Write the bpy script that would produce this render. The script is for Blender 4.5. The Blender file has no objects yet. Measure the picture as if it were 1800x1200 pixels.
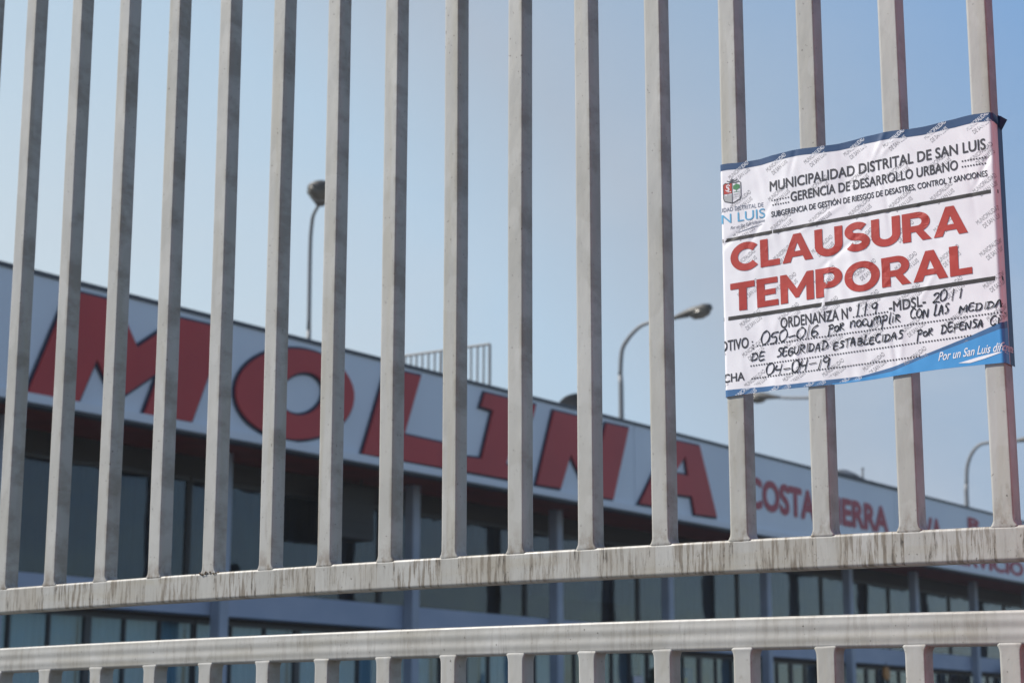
import bpy, bmesh, math, random
from mathutils import Vector, Matrix, noise
R = math.radians
random.seed(7)
scn = bpy.context.scene
col = scn.collection

# ------------------------------------------------------------------ camera
cam_d = bpy.data.cameras.new("camera")
cam = bpy.data.objects.new("camera", cam_d)
col.objects.link(cam)
cam.location = (0, 0, 1.6)
cam.rotation_euler = (R(90 + 11.8145), 0, R(33.6691))
cam_d.sensor_width = 36.0
cam_d.sensor_fit = 'HORIZONTAL'
cam_d.lens = 66.44
cam_d.clip_start = 0.05
cam_d.clip_end = 2000
cam_d.dof.use_dof = True
cam_d.dof.focus_distance = 3.65
cam_d.dof.aperture_fstop = 8.0
scn.camera = cam

# ------------------------------------------------------------------ light
EXPO, SKY = 0.5, 0.092
HZ = 1.0 / (SKY * 2 ** EXPO)             # haze colours below are given as they should render
SUN_EL, SUN_AZ = 47.0, -123.0          # azimuth clockwise from +Y: to the left of and a little behind the camera
world = bpy.data.worlds.new("World")
scn.world = world
world.use_nodes = True
wn, wl = world.node_tree.nodes, world.node_tree.links
wn.clear()
w_out = wn.new('ShaderNodeOutputWorld')
w_bg = wn.new('ShaderNodeBackground')
w_sky = wn.new('ShaderNodeTexSky')
w_sky.sky_type = 'NISHITA'
w_sky.sun_disc = False
w_sky.sun_elevation = R(SUN_EL)
w_sky.sun_rotation = R(SUN_AZ)
w_sky.altitude = 100
w_sky.air_density = 1.0
w_sky.dust_density = 0.6
w_sky.ozone_density = 3.5
w_bg.inputs['Strength'].default_value = SKY
# bright haze on the western side of the sky (towards and under the sun) and a thin cloud veil
def wmath(op, a, b=None, clamp=False):
    k = wn.new('ShaderNodeMath'); k.operation = op; k.use_clamp = clamp
    for i_, v in enumerate((a, b)):
        if v is None: continue
        if isinstance(v, (int, float)): k.inputs[i_].default_value = v
        else: wl.new(v, k.inputs[i_])
    return k.outputs[0]
w_tc = wn.new('ShaderNodeTexCoord')
w_dot = wn.new('ShaderNodeVectorMath'); w_dot.operation = 'DOT_PRODUCT'
w_dot.inputs[1].default_value = (math.sin(R(-70)) * math.cos(R(5)), math.cos(R(-70)) * math.cos(R(5)), math.sin(R(5)))
wl.new(w_tc.outputs['Generated'], w_dot.inputs[0])
w_sep = wn.new('ShaderNodeSeparateXYZ'); wl.new(w_tc.outputs['Generated'], w_sep.inputs['Vector'])
w_s = wmath('SUBTRACT', w_dot.outputs['Value'], wmath('MULTIPLY', wmath('ABSOLUTE', w_sep.outputs['Z']), .45))
w_ramp = wn.new('ShaderNodeValToRGB')
els = w_ramp.color_ramp.elements
HAZE = [(.30, (.16, .31, .58)), (.43, (.215, .385, .66)), (.56, (.34, .46, .62)), (.63, (.415, .50, .61)), (.70, (.46, .61, .76)), (.87, (.62, .725, .79)), (1.0, (.70, .76, .79))]
els[0].position = HAZE[0][0]; els[0].color = (*HAZE[0][1], 1); els[1].position = HAZE[-1][0]; els[1].color = (*HAZE[-1][1], 1)
for p_, c_ in HAZE[1:-1]:
    e_ = els.new(p_); e_.color = (*c_, 1)
wl.new(w_s, w_ramp.inputs['Fac'])
w_sc = wn.new('ShaderNodeMixRGB'); w_sc.blend_type = 'MULTIPLY'; w_sc.inputs['Fac'].default_value = 1.0
w_sc.inputs['Color2'].default_value = (HZ, HZ, HZ, 1); wl.new(w_ramp.outputs['Color'], w_sc.inputs['Color1'])
w_fac = wn.new('ShaderNodeMapRange'); w_fac.interpolation_type = 'SMOOTHSTEP'
w_fac.inputs['From Min'].default_value = .05; w_fac.inputs['From Max'].default_value = .42
wl.new(w_s, w_fac.inputs['Value'])
w_mixh = wn.new('ShaderNodeMixRGB'); wl.new(w_fac.outputs['Result'], w_mixh.inputs['Fac'])
wl.new(w_sky.outputs['Color'], w_mixh.inputs['Color1']); wl.new(w_sc.outputs['Color'], w_mixh.inputs['Color2'])
w_map = wn.new('ShaderNodeMapping'); w_map.inputs['Scale'].default_value = (1, 1, 2.2)
w_n = wn.new('ShaderNodeTexNoise'); w_n.inputs['Scale'].default_value = 4.2; w_n.inputs['Detail'].default_value = 5; w_n.inputs['Roughness'].default_value = .55
w_r = wn.new('ShaderNodeValToRGB'); w_r.color_ramp.elements[0].position = .42; w_r.color_ramp.elements[1].position = .68
w_mix = wn.new('ShaderNodeMixRGB'); w_mix.inputs['Color2'].default_value = (.60 * HZ, .64 * HZ, .70 * HZ, 1)
wl.new(w_tc.outputs['Generated'], w_map.inputs['Vector']); wl.new(w_map.outputs['Vector'], w_n.inputs['Vector'])
w_low = wmath('SUBTRACT', .62, wmath('MULTIPLY', w_sep.outputs['Z'], 1.5), True)      # clouds thin out upwards
wl.new(w_n.outputs['Fac'], w_r.inputs['Fac']); wl.new(wmath('MULTIPLY', w_r.outputs['Color'], w_low), w_mix.inputs['Fac'])
wl.new(w_mixh.outputs['Color'], w_mix.inputs['Color1'])
wl.new(w_mix.outputs['Color'], w_bg.inputs['Color']); wl.new(w_bg.outputs[0], w_out.inputs['Surface'])

sun_d = bpy.data.lights.new("sun", 'SUN')
sun_d.energy = 4.7
sun_d.angle = R(0.53)
sun_d.color = (1.0, 0.945, 0.86)
sun = bpy.data.objects.new("sun", sun_d)
col.objects.link(sun)
sd = Vector((math.sin(R(SUN_AZ)) * math.cos(R(SUN_EL)), math.cos(R(SUN_AZ)) * math.cos(R(SUN_EL)), math.sin(R(SUN_EL))))
sun.rotation_euler = sd.to_track_quat('Z', 'Y').to_euler()
sun.location = (-8, -6, 14)

scn.view_settings.view_transform = 'Standard'
scn.view_settings.look = 'None'
scn.view_settings.exposure = EXPO
scn.view_settings.gamma = 1.0

# ------------------------------------------------------------------ traced measures (metres)
LETTERS = [["M", [[[-5.909, 8.556], [-4.899, 8.561], [-4.431, 7.879], [-3.471, 8.543], [-2.381, 8.557], [-3.117, 6.821], [-4.206, 6.807], [-3.886, 7.583], [-4.639, 7.077], [-4.923, 7.053], [-5.295, 7.547], [-5.634, 6.792], [-6.67, 6.777]]]], ["O", [[[-2.07, 7.547], [-2.063, 7.422], [-2.019, 7.303], [-1.94, 7.193], [-1.827, 7.095], [-1.683, 7.009], [-1.511, 6.939], [-1.313, 6.886], [-1.095, 6.852], [-0.861, 6.837], [-0.617, 6.843], [-0.367, 6.87], [-0.119, 6.917], [0.122, 6.983], [0.349, 7.067], [0.557, 7.168], [0.739, 7.282], [0.89, 7.408], [1.006, 7.542], [1.084, 7.679], [1.12, 7.818], [1.114, 7.953], [1.066, 8.081], [0.976, 8.198], [0.849, 8.302], [0.687, 8.389], [0.495, 8.458], [0.279, 8.506], [0.045, 8.533], [-0.202, 8.538], [-0.453, 8.522], [-0.704, 8.486], [-0.948, 8.43], [-1.179, 8.356], [-1.391, 8.267], [-1.581, 8.164], [-1.744, 8.051], [-1.876, 7.93], [-1.976, 7.804], [-2.041, 7.675]], [[-0.825, 7.378], [-0.765, 7.344], [-0.694, 7.318], [-0.615, 7.301], [-0.528, 7.295], [-0.437, 7.299], [-0.343, 7.313], [-0.248, 7.337], [-0.156, 7.37], [-0.067, 7.411], [0.015, 7.461], [0.088, 7.516], [0.151, 7.577], [0.202, 7.641], [0.24, 7.708], [0.263, 7.774], [0.271, 7.839], [0.263, 7.901], [0.241, 7.958], [0.203, 8.008], [0.153, 8.052], [0.09, 8.086], [0.016, 8.112], [-0.066, 8.127], [-0.155, 8.132], [-0.248, 8.126], [-0.343, 8.11], [-0.438, 8.085], [-0.529, 8.05], [-0.616, 8.007], [-0.696, 7.957], [-0.767, 7.901], [-0.827, 7.841], [-0.875, 7.778], [-0.91, 7.713], [-0.932, 7.649], [-0.939, 7.586], [-0.931, 7.526], [-0.909, 7.471], [-0.874, 7.421]]]], ["L", [[[2.112, 8.563], [3.146, 8.578], [2.646, 7.342], [4.252, 7.329], [4.069, 6.853], [1.409, 6.824]]]], ["I", [[[5.314, 8.561], [7.16, 8.567], [7.051, 8.286], [6.606, 8.28], [6.046, 7.151], [6.396, 7.15], [6.293, 6.868], [4.543, 6.856], [4.637, 7.145], [5.202, 7.177], [5.597, 8.237], [5.176, 8.261]]]], ["N", [[[7.858, 8.54], [8.872, 8.548], [9.603, 7.622], [9.976, 8.549], [10.928, 8.564], [10.231, 6.854], [9.287, 6.847], [8.497, 7.668], [8.109, 6.881], [7.195, 6.863]]]], ["A", [[[12.829, 8.533], [14.219, 8.555], [14.994, 6.899], [13.93, 6.869], [13.809, 7.284], [12.627, 7.244], [12.303, 6.889], [11.384, 6.871]], [[13.517, 8.232], [13.636, 7.762], [12.962, 7.756]]]]]
SMALL = [["COSTA", [16.687, 7.303], [20.581, 7.282], 0.848], ["SIERRA", [21.242, 7.318], [25.299, 7.348], 0.816], ["SELVA", [26.096, 7.316], [29.27, 7.321], 0.845], ["SERVICIO", [29.569, 6.856], [36.074, 6.841], 0.494]]
COLS = [-0.82, 4.75, 10.04, 14.99, 20.19, 25.34, 30.1, 34.97]
PT = [["MUNICIPALIDAD DISTRITAL DE SAN LUIS", [0.1121, 1.1002], [0.573, 1.1108], 0.0219], ["GERENCIA DE DESARROLLO URBANO", [0.1591, 1.0711], [0.5158, 1.0787], 0.0202], ["SUBGERENCIA DE GESTIÓN DE RIESGOS DE DESASTRES, CONTROL Y SANCIONES", [0.1143, 1.045], [0.5735, 1.0564], 0.0122], ["ORDENANZA N°", [0.1269, 0.8099], [0.2836, 0.8118], 0.0225], ["-MDSL-", [0.3616, 0.8142], [0.4379, 0.8176], 0.021], ["MOTIVO", [-0.025, 0.7751], [0.0547, 0.7786], 0.0227], ["FECHA", [-0.0253, 0.7106], [0.0438, 0.7121], 0.0178]]
BIG = [["CLAUSURA", [0.0188, 0.9415], [0.5294, 0.9509], 0.06], ["TEMPORAL", [0.0166, 0.8579], [0.5354, 0.8689], 0.0613]]
RULES = [[[0.0002, 1.0111], [0.5925, 1.0256]], [[-0.0009, 0.844], [0.5936, 0.8543]]]
DOTS = [[[0.1166, 1.0806], [0.1539, 1.0813]], [[0.1189, 1.0705], [0.1536, 1.071]], [[0.5253, 1.0944], [0.571, 1.0945]], [[0.5247, 1.083], [0.5703, 1.0826]], [[0.2873, 0.8136], [0.3581, 0.8156]], [[0.0741, 0.7802], [0.5968, 0.7867]], [[0.0588, 0.7403], [0.5359, 0.7486]], [[0.0606, 0.7136], [0.4321, 0.7199]], [[0.0628, 0.7902], [0.065, 0.7757]]]
LOGO = [["MUNICIPALIDAD DISTRITAL DE", [-0.0527, 1.0741], [0.0969, 1.0709], 0.0087], ["SAN LUIS", [-0.0398, 1.0479], [0.1001, 1.0473], 0.0197]]
SCRIPT = [["Por un San Luis diferente", [0.0199, 1.0328], [0.0985, 1.0385], 0.0067], ["Por un San Luis diferente", [0.4579, 0.7064], [0.6267, 0.7139], 0.0166]]
SHIELD = [[0.0059, 1.1342], [0.0464, 1.1342], [0.0452, 1.0908], [0.0253, 1.0884], [0.0055, 1.0946]]
CURVE_UP = [[-0.0021, 0.6958], [0.1537, 0.6934], [0.2993, 0.6943], [0.3627, 0.7045], [0.4358, 0.7234], [0.5258, 0.7486], [0.6016, 0.7726]]
CURVE_LOW = [[0.2495, 0.6858], [0.3623, 0.6961], [0.4355, 0.7178], [0.5253, 0.7398], [0.6019, 0.7594]]
SWOOSH = [[0.4973, 0.6977], [0.5381, 0.7053], [0.5828, 0.7118], [0.6002, 0.7076], [0.5827, 0.7091], [0.549, 0.7008], [0.5208, 0.6956]]
TOPB = [[0.0032, 1.1613], [0.2889, 1.165], [0.5865, 1.1733]]
HAND = [["1 1 9", [0.2922, 0.8153], [0.3379, 0.8171], 0.0241], ["20 1 1", [0.452, 0.8215], [0.5115, 0.8228], 0.0191], ["050-016", [0.0818, 0.782], [0.2104, 0.7858], 0.0236], ["por", [0.2314, 0.7891], [0.267, 0.7907], 0.015], ["nocumplir", [0.2779, 0.7917], [0.3854, 0.7924], 0.0184], ["CON", [0.4042, 0.7946], [0.4438, 0.7954], 0.0169], ["LAS", [0.453, 0.7954], [0.4841, 0.7972], 0.019], ["MEDIDA", [0.5022, 0.7949], [0.5908, 0.7982], 0.0133], ["DE", [0.0591, 0.7503], [0.0912, 0.7515], 0.0177], ["SEGURIDAD", [0.1178, 0.7509], [0.2302, 0.7557], 0.0164], ["ESTABLECIDAS", [0.24, 0.7546], [0.3898, 0.759], 0.015], ["por", [0.4166, 0.7581], [0.4502, 0.7598], 0.0135], ["DEFENSA", [0.4651, 0.7592], [0.5523, 0.7632], 0.0156], ["Ci", [0.5623, 0.762], [0.5835, 0.7649], 0.0154], ["04-04-19", [0.0914, 0.7185], [0.2325, 0.7186], 0.0211]]
BARS = [-4.103, -3.9202, -3.7366, -3.5534, -3.3679, -3.1858, -3.004, -2.8253, -2.6472, -2.4688, -2.2903, -2.111, -1.9313, -1.7498, -1.5688, -1.388, -1.2031]

COLS = [-5.95] + COLS + [40.0, 45.2]

# ------------------------------------------------------------------ helpers
def mat(name, color, rough=.6, metal=0.0, spec=.5):
    m = bpy.data.materials.new(name); m.use_nodes = True
    b = m.node_tree.nodes['Principled BSDF']
    b.inputs['Base Color'].default_value = (*color, 1)
    b.inputs['Roughness'].default_value = rough
    b.inputs['Metallic'].default_value = metal
    b.inputs['Specular IOR Level'].default_value = spec
    return m

def mottle(m, c1, c2, scale=3.0, detail=4, stretch=(1, 1, 1), lo=.35, hi=.65, bump=0.0, rand=False):
    """base colour wanders between two tones"""
    nt = m.node_tree; n, l = nt.nodes, nt.links
    b = n['Principled BSDF']
    tc = n.new('ShaderNodeTexCoord'); mp = n.new('ShaderNodeMapping'); mp.inputs['Scale'].default_value = stretch
    l.new(tc.outputs['Object'], mp.inputs['Vector'])
    t = n.new('ShaderNodeTexNoise'); t.inputs['Scale'].default_value = scale; t.inputs['Detail'].default_value = detail
    l.new(mp.outputs['Vector'], t.inputs['Vector'])
    r = n.new('ShaderNodeValToRGB')
    r.color_ramp.elements[0].position = lo; r.color_ramp.elements[1].position = hi
    r.color_ramp.elements[0].color = (*c1, 1); r.color_ramp.elements[1].color = (*c2, 1)
    l.new(t.outputs['Fac'], r.inputs['Fac']); l.new(r.outputs['Color'], b.inputs['Base Color'])
    if bump:
        bp = n.new('ShaderNodeBump'); bp.inputs['Strength'].default_value = bump; bp.inputs['Distance'].default_value = .01
        l.new(t.outputs['Fac'], bp.inputs['Height']); l.new(bp.outputs['Normal'], b.inputs['Normal'])
    return m

def tag(o, label=None, cat=None, group=None, kind=None):
    if label: o['label'] = label
    if cat: o['category'] = cat
    if group: o['group'] = group
    if kind: o['kind'] = kind
    return o

def empty(name, loc=(0, 0, 0), rz=0.0, label=None, cat=None, group=None):
    o = bpy.data.objects.new(name, None); col.objects.link(o)
    o.empty_display_size = .2
    o.location = loc; o.rotation_euler = (0, 0, rz)
    return tag(o, label, cat, group)

class MB:
    def __init__(s): s.v = []; s.f = []; s.mi = []
    def add(s, vs, fs, mi=0):
        k = len(s.v); s.v += [tuple(v) for v in vs]
        s.f += [tuple(i + k for i in f) for f in fs]; s.mi += [mi] * len(fs)
        return s
    def box(s, x0, x1, y0, y1, z0, z1, mi=0):
        v = [(x, y, z) for x in (x0, x1) for y in (y0, y1) for z in (z0, z1)]
        return s.add(v, [(0, 1, 3, 2), (4, 6, 7, 5), (0, 4, 5, 1), (2, 3, 7, 6), (0, 2, 6, 4), (1, 5, 7, 3)], mi)
    def tube(s, pts, rad, n=10, mi=0, caps=True):
        pts = [Vector(p) for p in pts]
        rr = rad if isinstance(rad, (list, tuple)) else [rad] * len(pts)
        rings = []; up = None
        for i, p in enumerate(pts):
            d = (pts[min(i + 1, len(pts) - 1)] - pts[max(i - 1, 0)]).normalized()
            a = up if up else (Vector((1, 0, 0)) if abs(d.x) < .8 else Vector((0, 1, 0)))
            a = (a - d * a.dot(d)).normalized(); up = a; b = d.cross(a)
            rings.append([p + rr[i] * (math.cos(2 * math.pi * k / n) * a + math.sin(2 * math.pi * k / n) * b) for k in range(n)])
        vs = [v for r in rings for v in r]; fs = []
        for i in range(len(pts) - 1):
            for k in range(n):
                fs.append((i * n + k, i * n + (k + 1) % n, (i + 1) * n + (k + 1) % n, (i + 1) * n + k))
        if caps: fs += [tuple(range(n))[::-1], tuple((len(pts) - 1) * n + k for k in range(n))]
        return s.add(vs, fs, mi)
    def loft(s, rings, closed=True, caps=True, mi=0):
        n = len(rings[0]); vs = [v for r in rings for v in r]; fs = []
        for i in range(len(rings) - 1):
            for k in range(n if closed else n - 1):
                fs.append((i * n + k, i * n + (k + 1) % n, (i + 1) * n + (k + 1) % n, (i + 1) * n + k))
        if caps: fs += [tuple(range(n))[::-1], tuple((len(rings) - 1) * n + k for k in range(n))]
        return s.add(vs, fs, mi)
    def build(s, name, mats, parent=None, smooth=False, bevel=0.0):
        me = bpy.data.meshes.new(name)
        me.from_pydata(s.v, [], s.f)
        for m in (mats if isinstance(mats, (list, tuple)) else [mats]): me.materials.append(m)
        for p, k in zip(me.polygons, s.mi): p.material_index = k
        bm = bmesh.new(); bm.from_mesh(me)
        bmesh.ops.recalc_face_normals(bm, faces=bm.faces)
        if bevel:
            bmesh.ops.bevel(bm, geom=[e for e in bm.edges if len(e.link_faces) == 2 and e.calc_face_angle(0) > .5], offset=bevel, segments=2, affect='EDGES', profile=.5)
        bm.to_mesh(me); bm.free()
        if smooth:
            for p in me.polygons: p.use_smooth = True
        o = bpy.data.objects.new(name, me); col.objects.link(o)
        if parent: o.parent = parent
        return o

def rrect(hx0, hx1, hy0, hy1, r, seg=3, flat=.0012):
    """rounded rectangle outline with a thin flat strip next to each rounded corner"""
    pts = []
    rs = r if isinstance(r, tuple) else (r, r, r, r)
    for r, sx, sy, a0 in zip(rs, (1, -1, -1, 1), (1, 1, -1, -1), (0, 90, 180, 270)):
        cx = hx1 - r if sx > 0 else hx0 + r; cy = hy1 - r if sy > 0 else hy0 + r
        pre = (math.cos(R(a0 - 90)), math.sin(R(a0 - 90))); post = (math.cos(R(a0 + 180)), math.sin(R(a0 + 180)))
        p0 = (cx + r * math.cos(R(a0)), cy + r * math.sin(R(a0)))
        p1 = (cx + r * math.cos(R(a0 + 90)), cy + r * math.sin(R(a0 + 90)))
        pts.append((p0[0] + math.sin(R(a0)) * flat, p0[1] - math.cos(R(a0)) * flat))
        for k in range(seg + 1):
            a = R(a0 + 90 * k / seg); pts.append((cx + r * math.cos(a), cy + r * math.sin(a)))
        pts.append((p1[0] - math.cos(R(a0)) * flat, p1[1] - math.sin(R(a0)) * flat))
    return pts

_tmp = None
def curve_mesh(splines=None, text=None, offset=0.0, extrude=0.0, shear=0.0, res=4):
    """filled 2D outline (holes allowed) or lettering -> (verts, faces)"""
    if text is not None:
        c = bpy.data.curves.new("outline", 'FONT'); c.body = text; c.size = 1.0; c.shear = shear; c.resolution_u = res
    else:
        c = bpy.data.curves.new("outline", 'CURVE'); c.dimensions = '2D'; c.fill_mode = 'BOTH'
        for pts in splines:
            sp = c.splines.new('POLY'); sp.points.add(len(pts) - 1)
            for q, p in zip(sp.points, pts): q.co = (p[0], p[1], 0, 1)
            sp.use_cyclic_u = True
    c.offset = offset; c.extrude = extrude
    ob = bpy.data.objects.new("outline", c); col.objects.link(ob)
    dg = bpy.context.evaluated_depsgraph_get(); dg.update()
    me = bpy.data.meshes.new_from_object(ob.evaluated_get(dg))
    vs = [tuple(v.co) for v in me.vertices]; fs = [tuple(p.vertices) for p in me.polygons]
    bpy.data.objects.remove(ob); bpy.data.curves.remove(c); bpy.data.meshes.remove(me)
    return vs, fs
def bold_mesh(s, off, shear=0.0):
    """heavier lettering: the outline inked again at small shifts, each pass a hair above the last"""
    vs, fs = curve_mesh(text=s, shear=shear)
    if off <= 0: return [(v[0], v[1], 0) for v in vs], fs
    n = 4 if off < .03 else 10
    V, F = [], []
    for q in range(n + 1):
        dx, dy = (off * math.cos(6.2832 * q / n + .785), off * math.sin(6.2832 * q / n + .785)) if q < n else (0, 0)
        k = len(V); V += [(v[0] + dx, v[1] + dy, q * .00002) for v in vs]; F += [tuple(i + k for i in f) for f in fs]
    return V, F
_hv, _ = curve_mesh(text="H")
CAP = max(v[1] for v in _hv)

# ------------------------------------------------------------------ materials
def paint_material(name, streaks):
    m = mat(name, (.45, .44, .41), .42, 0, .5)
    nt = m.node_tree; n, l = nt.nodes, nt.links; b = n['Principled BSDF']
    tc = n.new('ShaderNodeTexCoord'); oi = n.new('ShaderNodeObjectInfo')
    def noise_n(scale, stretch, det=4, rough=.55):
        mp = n.new('ShaderNodeMapping'); mp.inputs['Scale'].default_value = stretch
        l.new(tc.outputs['Object'], mp.inputs['Vector'])
        t = n.new('ShaderNodeTexNoise'); t.noise_dimensions = '4D'; t.inputs['Scale'].default_value = scale; t.inputs['Detail'].default_value = det; t.inputs['Roughness'].default_value = rough
        l.new(mp.outputs['Vector'], t.inputs['Vector'])
        k = n.new('ShaderNodeMath'); k.operation = 'MULTIPLY'; k.inputs[1].default_value = 37.0
        l.new(oi.outputs['Random'], k.inputs[0]); l.new(k.outputs[0], t.inputs['W'])
        return t.outputs['Fac']
    def ramp(fac, a, bb, ca=(0, 0, 0), cb=(1, 1, 1)):
        if a > bb: a, bb, ca, cb = bb, a, cb, ca
        r = n.new('ShaderNodeValToRGB'); r.color_ramp.elements[0].position = a; r.color_ramp.elements[1].position = bb
        r.color_ramp.elements[0].color = (*ca, 1); r.color_ramp.elements[1].color = (*cb, 1)
        l.new(fac, r.inputs['Fac']); return r.outputs['Color']
    def mixc(fac, a, bb):
        x = n.new('ShaderNodeMixRGB')
        l.new(fac, x.inputs['Fac'])
        if isinstance(a, tuple): x.inputs['Color1'].default_value = (*a, 1)
        else: l.new(a, x.inputs['Color1'])
        if isinstance(bb, tuple): x.inputs['Color2'].default_value = (*bb, 1)
        else: l.new(bb, x.inputs['Color2'])
        return x.outputs['Color']
    def mul(a, bb):
        k = n.new('ShaderNodeMath'); k.operation = 'MULTIPLY'
        l.new(a, k.inputs[0])
        if isinstance(bb, float): k.inputs[1].default_value = bb
        else: l.new(bb, k.inputs[1])
        return k.outputs[0]
    base = ramp(noise_n(9, (1, 1, .35)), .32, .70, (.325, .317, .29), (.398, .394, .376))
    # brush / run marks along the length
    runs = ramp(noise_n(30, (1, 1, .05) if not streaks else (.06, 1, 1), 3), .52, .66)
    c = mixc(mul(runs, .55), base, (.33, .31, .255))
    # blotches of newer paint over older, flaked patches
    pat = ramp(noise_n(16, (1, 1, .6), 2, .4), .56, .585); c = mixc(mul(pat, .26), c, (.44, .437, .42))
    flk = ramp(noise_n(38, (1, 1, .5), 5, .7), .655, .675); c = mixc(mul(flk, .38), c, (.23, .205, .165))
    # dark specks and chips
    spk = ramp(noise_n(150, (1, 1, .8), 3), .665, .70)
    c = mixc(mul(spk, .75), c, (.07, .06, .05))
    if streaks:
        # rain-washed dirt hanging in vertical runs below the bars
        st = ramp(noise_n(46, (2.2, .2, .20), 6, .68), .475, .575)
        st2 = ramp(noise_n(130, (1.3, .3, .30), 5, .72), .52, .58)
        msk = ramp(noise_n(5.5, (1, .1, .1), 2), .28, .50)
        # the strip right under each bar stays clean
        sx = n.new('ShaderNodeSeparateXYZ'); l.new(tc.outputs['Object'], sx.inputs['Vector'])
        ph = n.new('ShaderNodeMath'); ph.operation = 'ADD'; ph.inputs[1].default_value = (-2.6 + 4.103 + .0) + 1.8035
        l.new(sx.outputs['X'], ph.inputs[0])
        md = n.new('ShaderNodeMath'); md.operation = 'MODULO'; md.inputs[1].default_value = .1811; l.new(ph.outputs[0], md.inputs[0])
        gap = ramp(md.outputs[0], .034, .050)
        nearl = ramp(md.outputs[0], .075, .048); nearr = ramp(md.outputs[0], .145, .172)
        nr = n.new('ShaderNodeMath'); nr.operation = 'ADD'; l.new(nearl, nr.inputs[0]); l.new(nearr, nr.inputs[1])
        nr2 = n.new('ShaderNodeMath'); nr2.operation = 'MULTIPLY_ADD'; nr2.inputs[1].default_value = .75; nr2.inputs[2].default_value = .35; nr2.use_clamp = True; l.new(nr.outputs[0], nr2.inputs[0])
        gm = n.new('ShaderNodeMath'); gm.operation = 'MULTIPLY_ADD'; gm.inputs[1].default_value = .85; gm.inputs[2].default_value = .15; l.new(gap, gm.inputs[0])
        st = mul(st, gm.outputs[0])
        wash = ramp(noise_n(7, (1, .1, .3), 3), .40, .65)
        c = mixc(mul(mul(wash, gm.outputs[0]), .5 * streaks), c, (.27, .24, .19))
        c = mixc(mul(mul(st, msk), .85 * streaks), c, (.145, .118, .085))
        c = mixc(mul(mul(mul(st2, st), nr2.outputs[0]), .9 * streaks), c, (.045, .038, .03))
    else:
        st = ramp(noise_n(30, (1.2, 1, .12), 5, .6), .60, .72)
        sx = n.new('ShaderNodeSeparateXYZ'); l.new(tc.outputs['Object'], sx.inputs['Vector'])
        mr = n.new('ShaderNodeMapRange'); mr.inputs['From Min'].default_value = .28; mr.inputs['From Max'].default_value = .0; mr.inputs['To Min'].default_value = .22; mr.inputs['To Max'].default_value = 1.0
        l.new(sx.outputs['Z'], mr.inputs['Value'])
        c = mixc(mul(mul(st, mr.outputs['Result']), .7), c, (.17, .145, .11))
        # grime caught along the right-hand edge of the face
        ex = n.new('ShaderNodeMapRange'); ex.inputs['From Min'].default_value = .029; ex.inputs['From Max'].default_value = .0385
        l.new(sx.outputs['X'], ex.inputs['Value'])
        eg = ramp(noise_n(11, (.5, .5, .9), 5, .65), .47, .60)
        c = mixc(mul(mul(eg, ex.outputs['Result']), .55), c, (.17, .145, .105))
        # rusty, dirty foot
        ft = n.new('ShaderNodeMapRange'); ft.inputs['From Min'].default_value = .055; ft.inputs['From Max'].default_value = -.005
        l.new(sx.outputs['Z'], ft.inputs['Value'])
        fg = ramp(noise_n(50, (1, 1, .6), 5, .7), .44, .62)
        c = mixc(mul(mul(fg, ft.outputs['Result']), .8), c, (.14, .10, .065))
    l.new(c, b.inputs['Base Color'])
    bp = n.new('ShaderNodeBump'); bp.inputs['Strength'].default_value = .38; bp.inputs['Distance'].default_value = .003
    l.new(noise_n(42, (1, 1, .4), 4), bp.inputs['Height']); l.new(bp.outputs['Normal'], b.inputs['Normal'])
    rr = ramp(noise_n(14, (1, 1, .5)), .3, .7, (.34, .34, .34), (.55, .55, .55)); l.new(rr, b.inputs['Roughness'])
    return m
M_BAR = paint_material("grey_bar_paint", 0)
M_RAIL = paint_material("grey_rail_paint_stained", 1.0)
M_RAIL2 = paint_material("grey_rail_paint_clean", .24)
M_WHITE = mottle(mat("sign_panel_white", (.6, .6, .6), .45), (.72, .77, .83), (.78, .83, .88), .35, 4, (1, 1, 1))
M_TRIM = mat("sign_trim", (.76, .79, .83), .5)
M_CAP = mat("dark_trim", (.06, .07, .085), .5)
M_RED = mottle(mat("sign_red", (.33, .035, .03), .5), (.48, .024, .028), (.56, .030, .034), .5)
M_RED2 = mat("small_sign_red", (.50, .09, .11), .6)
M_EDGE = mat("letter_edge_blue", (.03, .04, .08), .6)
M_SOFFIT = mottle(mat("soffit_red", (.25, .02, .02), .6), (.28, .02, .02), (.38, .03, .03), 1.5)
M_BULK = mat("bulkhead_dark", (.05, .045, .042), .8)
M_SLAB = mottle(mat("slab_blue_grey", (.4, .46, .58), .6), (.36, .43, .56), (.44, .50, .62), .8)
M_COLM = mottle(mat("column_blue_grey", (.42, .47, .56), .6), (.36, .41, .49), (.44, .49, .57), 1.2)
M_FRAME = mat("window_frame", (.05, .055, .06), .45)
M_WALL = mottle(mat("terminal_wall", (.45, .45, .44), .8), (.36, .36, .35), (.46, .46, .45), .6)
M_INT = mat("interior_wall", (.35, .37, .36), .9)
M_FLOOR = mat("interior_floor", (.25, .25, .24), .7)
M_BLIND = mottle(mat("window_blind", (.4, .5, .54), .8), (.46, .60, .68), (.58, .70, .76), 1.0, 3, (1, 6, .1))
M_ROOF = mottle(mat("roof_sheet", (.25, .25, .25), .7), (.2, .2, .2), (.3, .3, .3), .5)
M_ASPH = mottle(mat("asphalt", (.06, .06, .06), .85), (.04, .04, .04), (.06, .058, .056), 4, 6)
M_PAVE = mottle(mat("concrete_paving", (.3, .3, .28), .85), (.09, .09, .088), (.14, .137, .13), 2, 6)
M_POLE = mat("lamp_pole_grey", (.15, .16, .17), .5)
M_HEAD = mottle(mat("lamp_head", (.12, .115, .10), .5), (.05, .048, .043), (.085, .08, .07), 6)
M_LENS = mat("lamp_lens", (.09, .082, .065), .25)
M_RAILING = mat("roof_railing_grey", (.16, .165, .17), .6)
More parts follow.
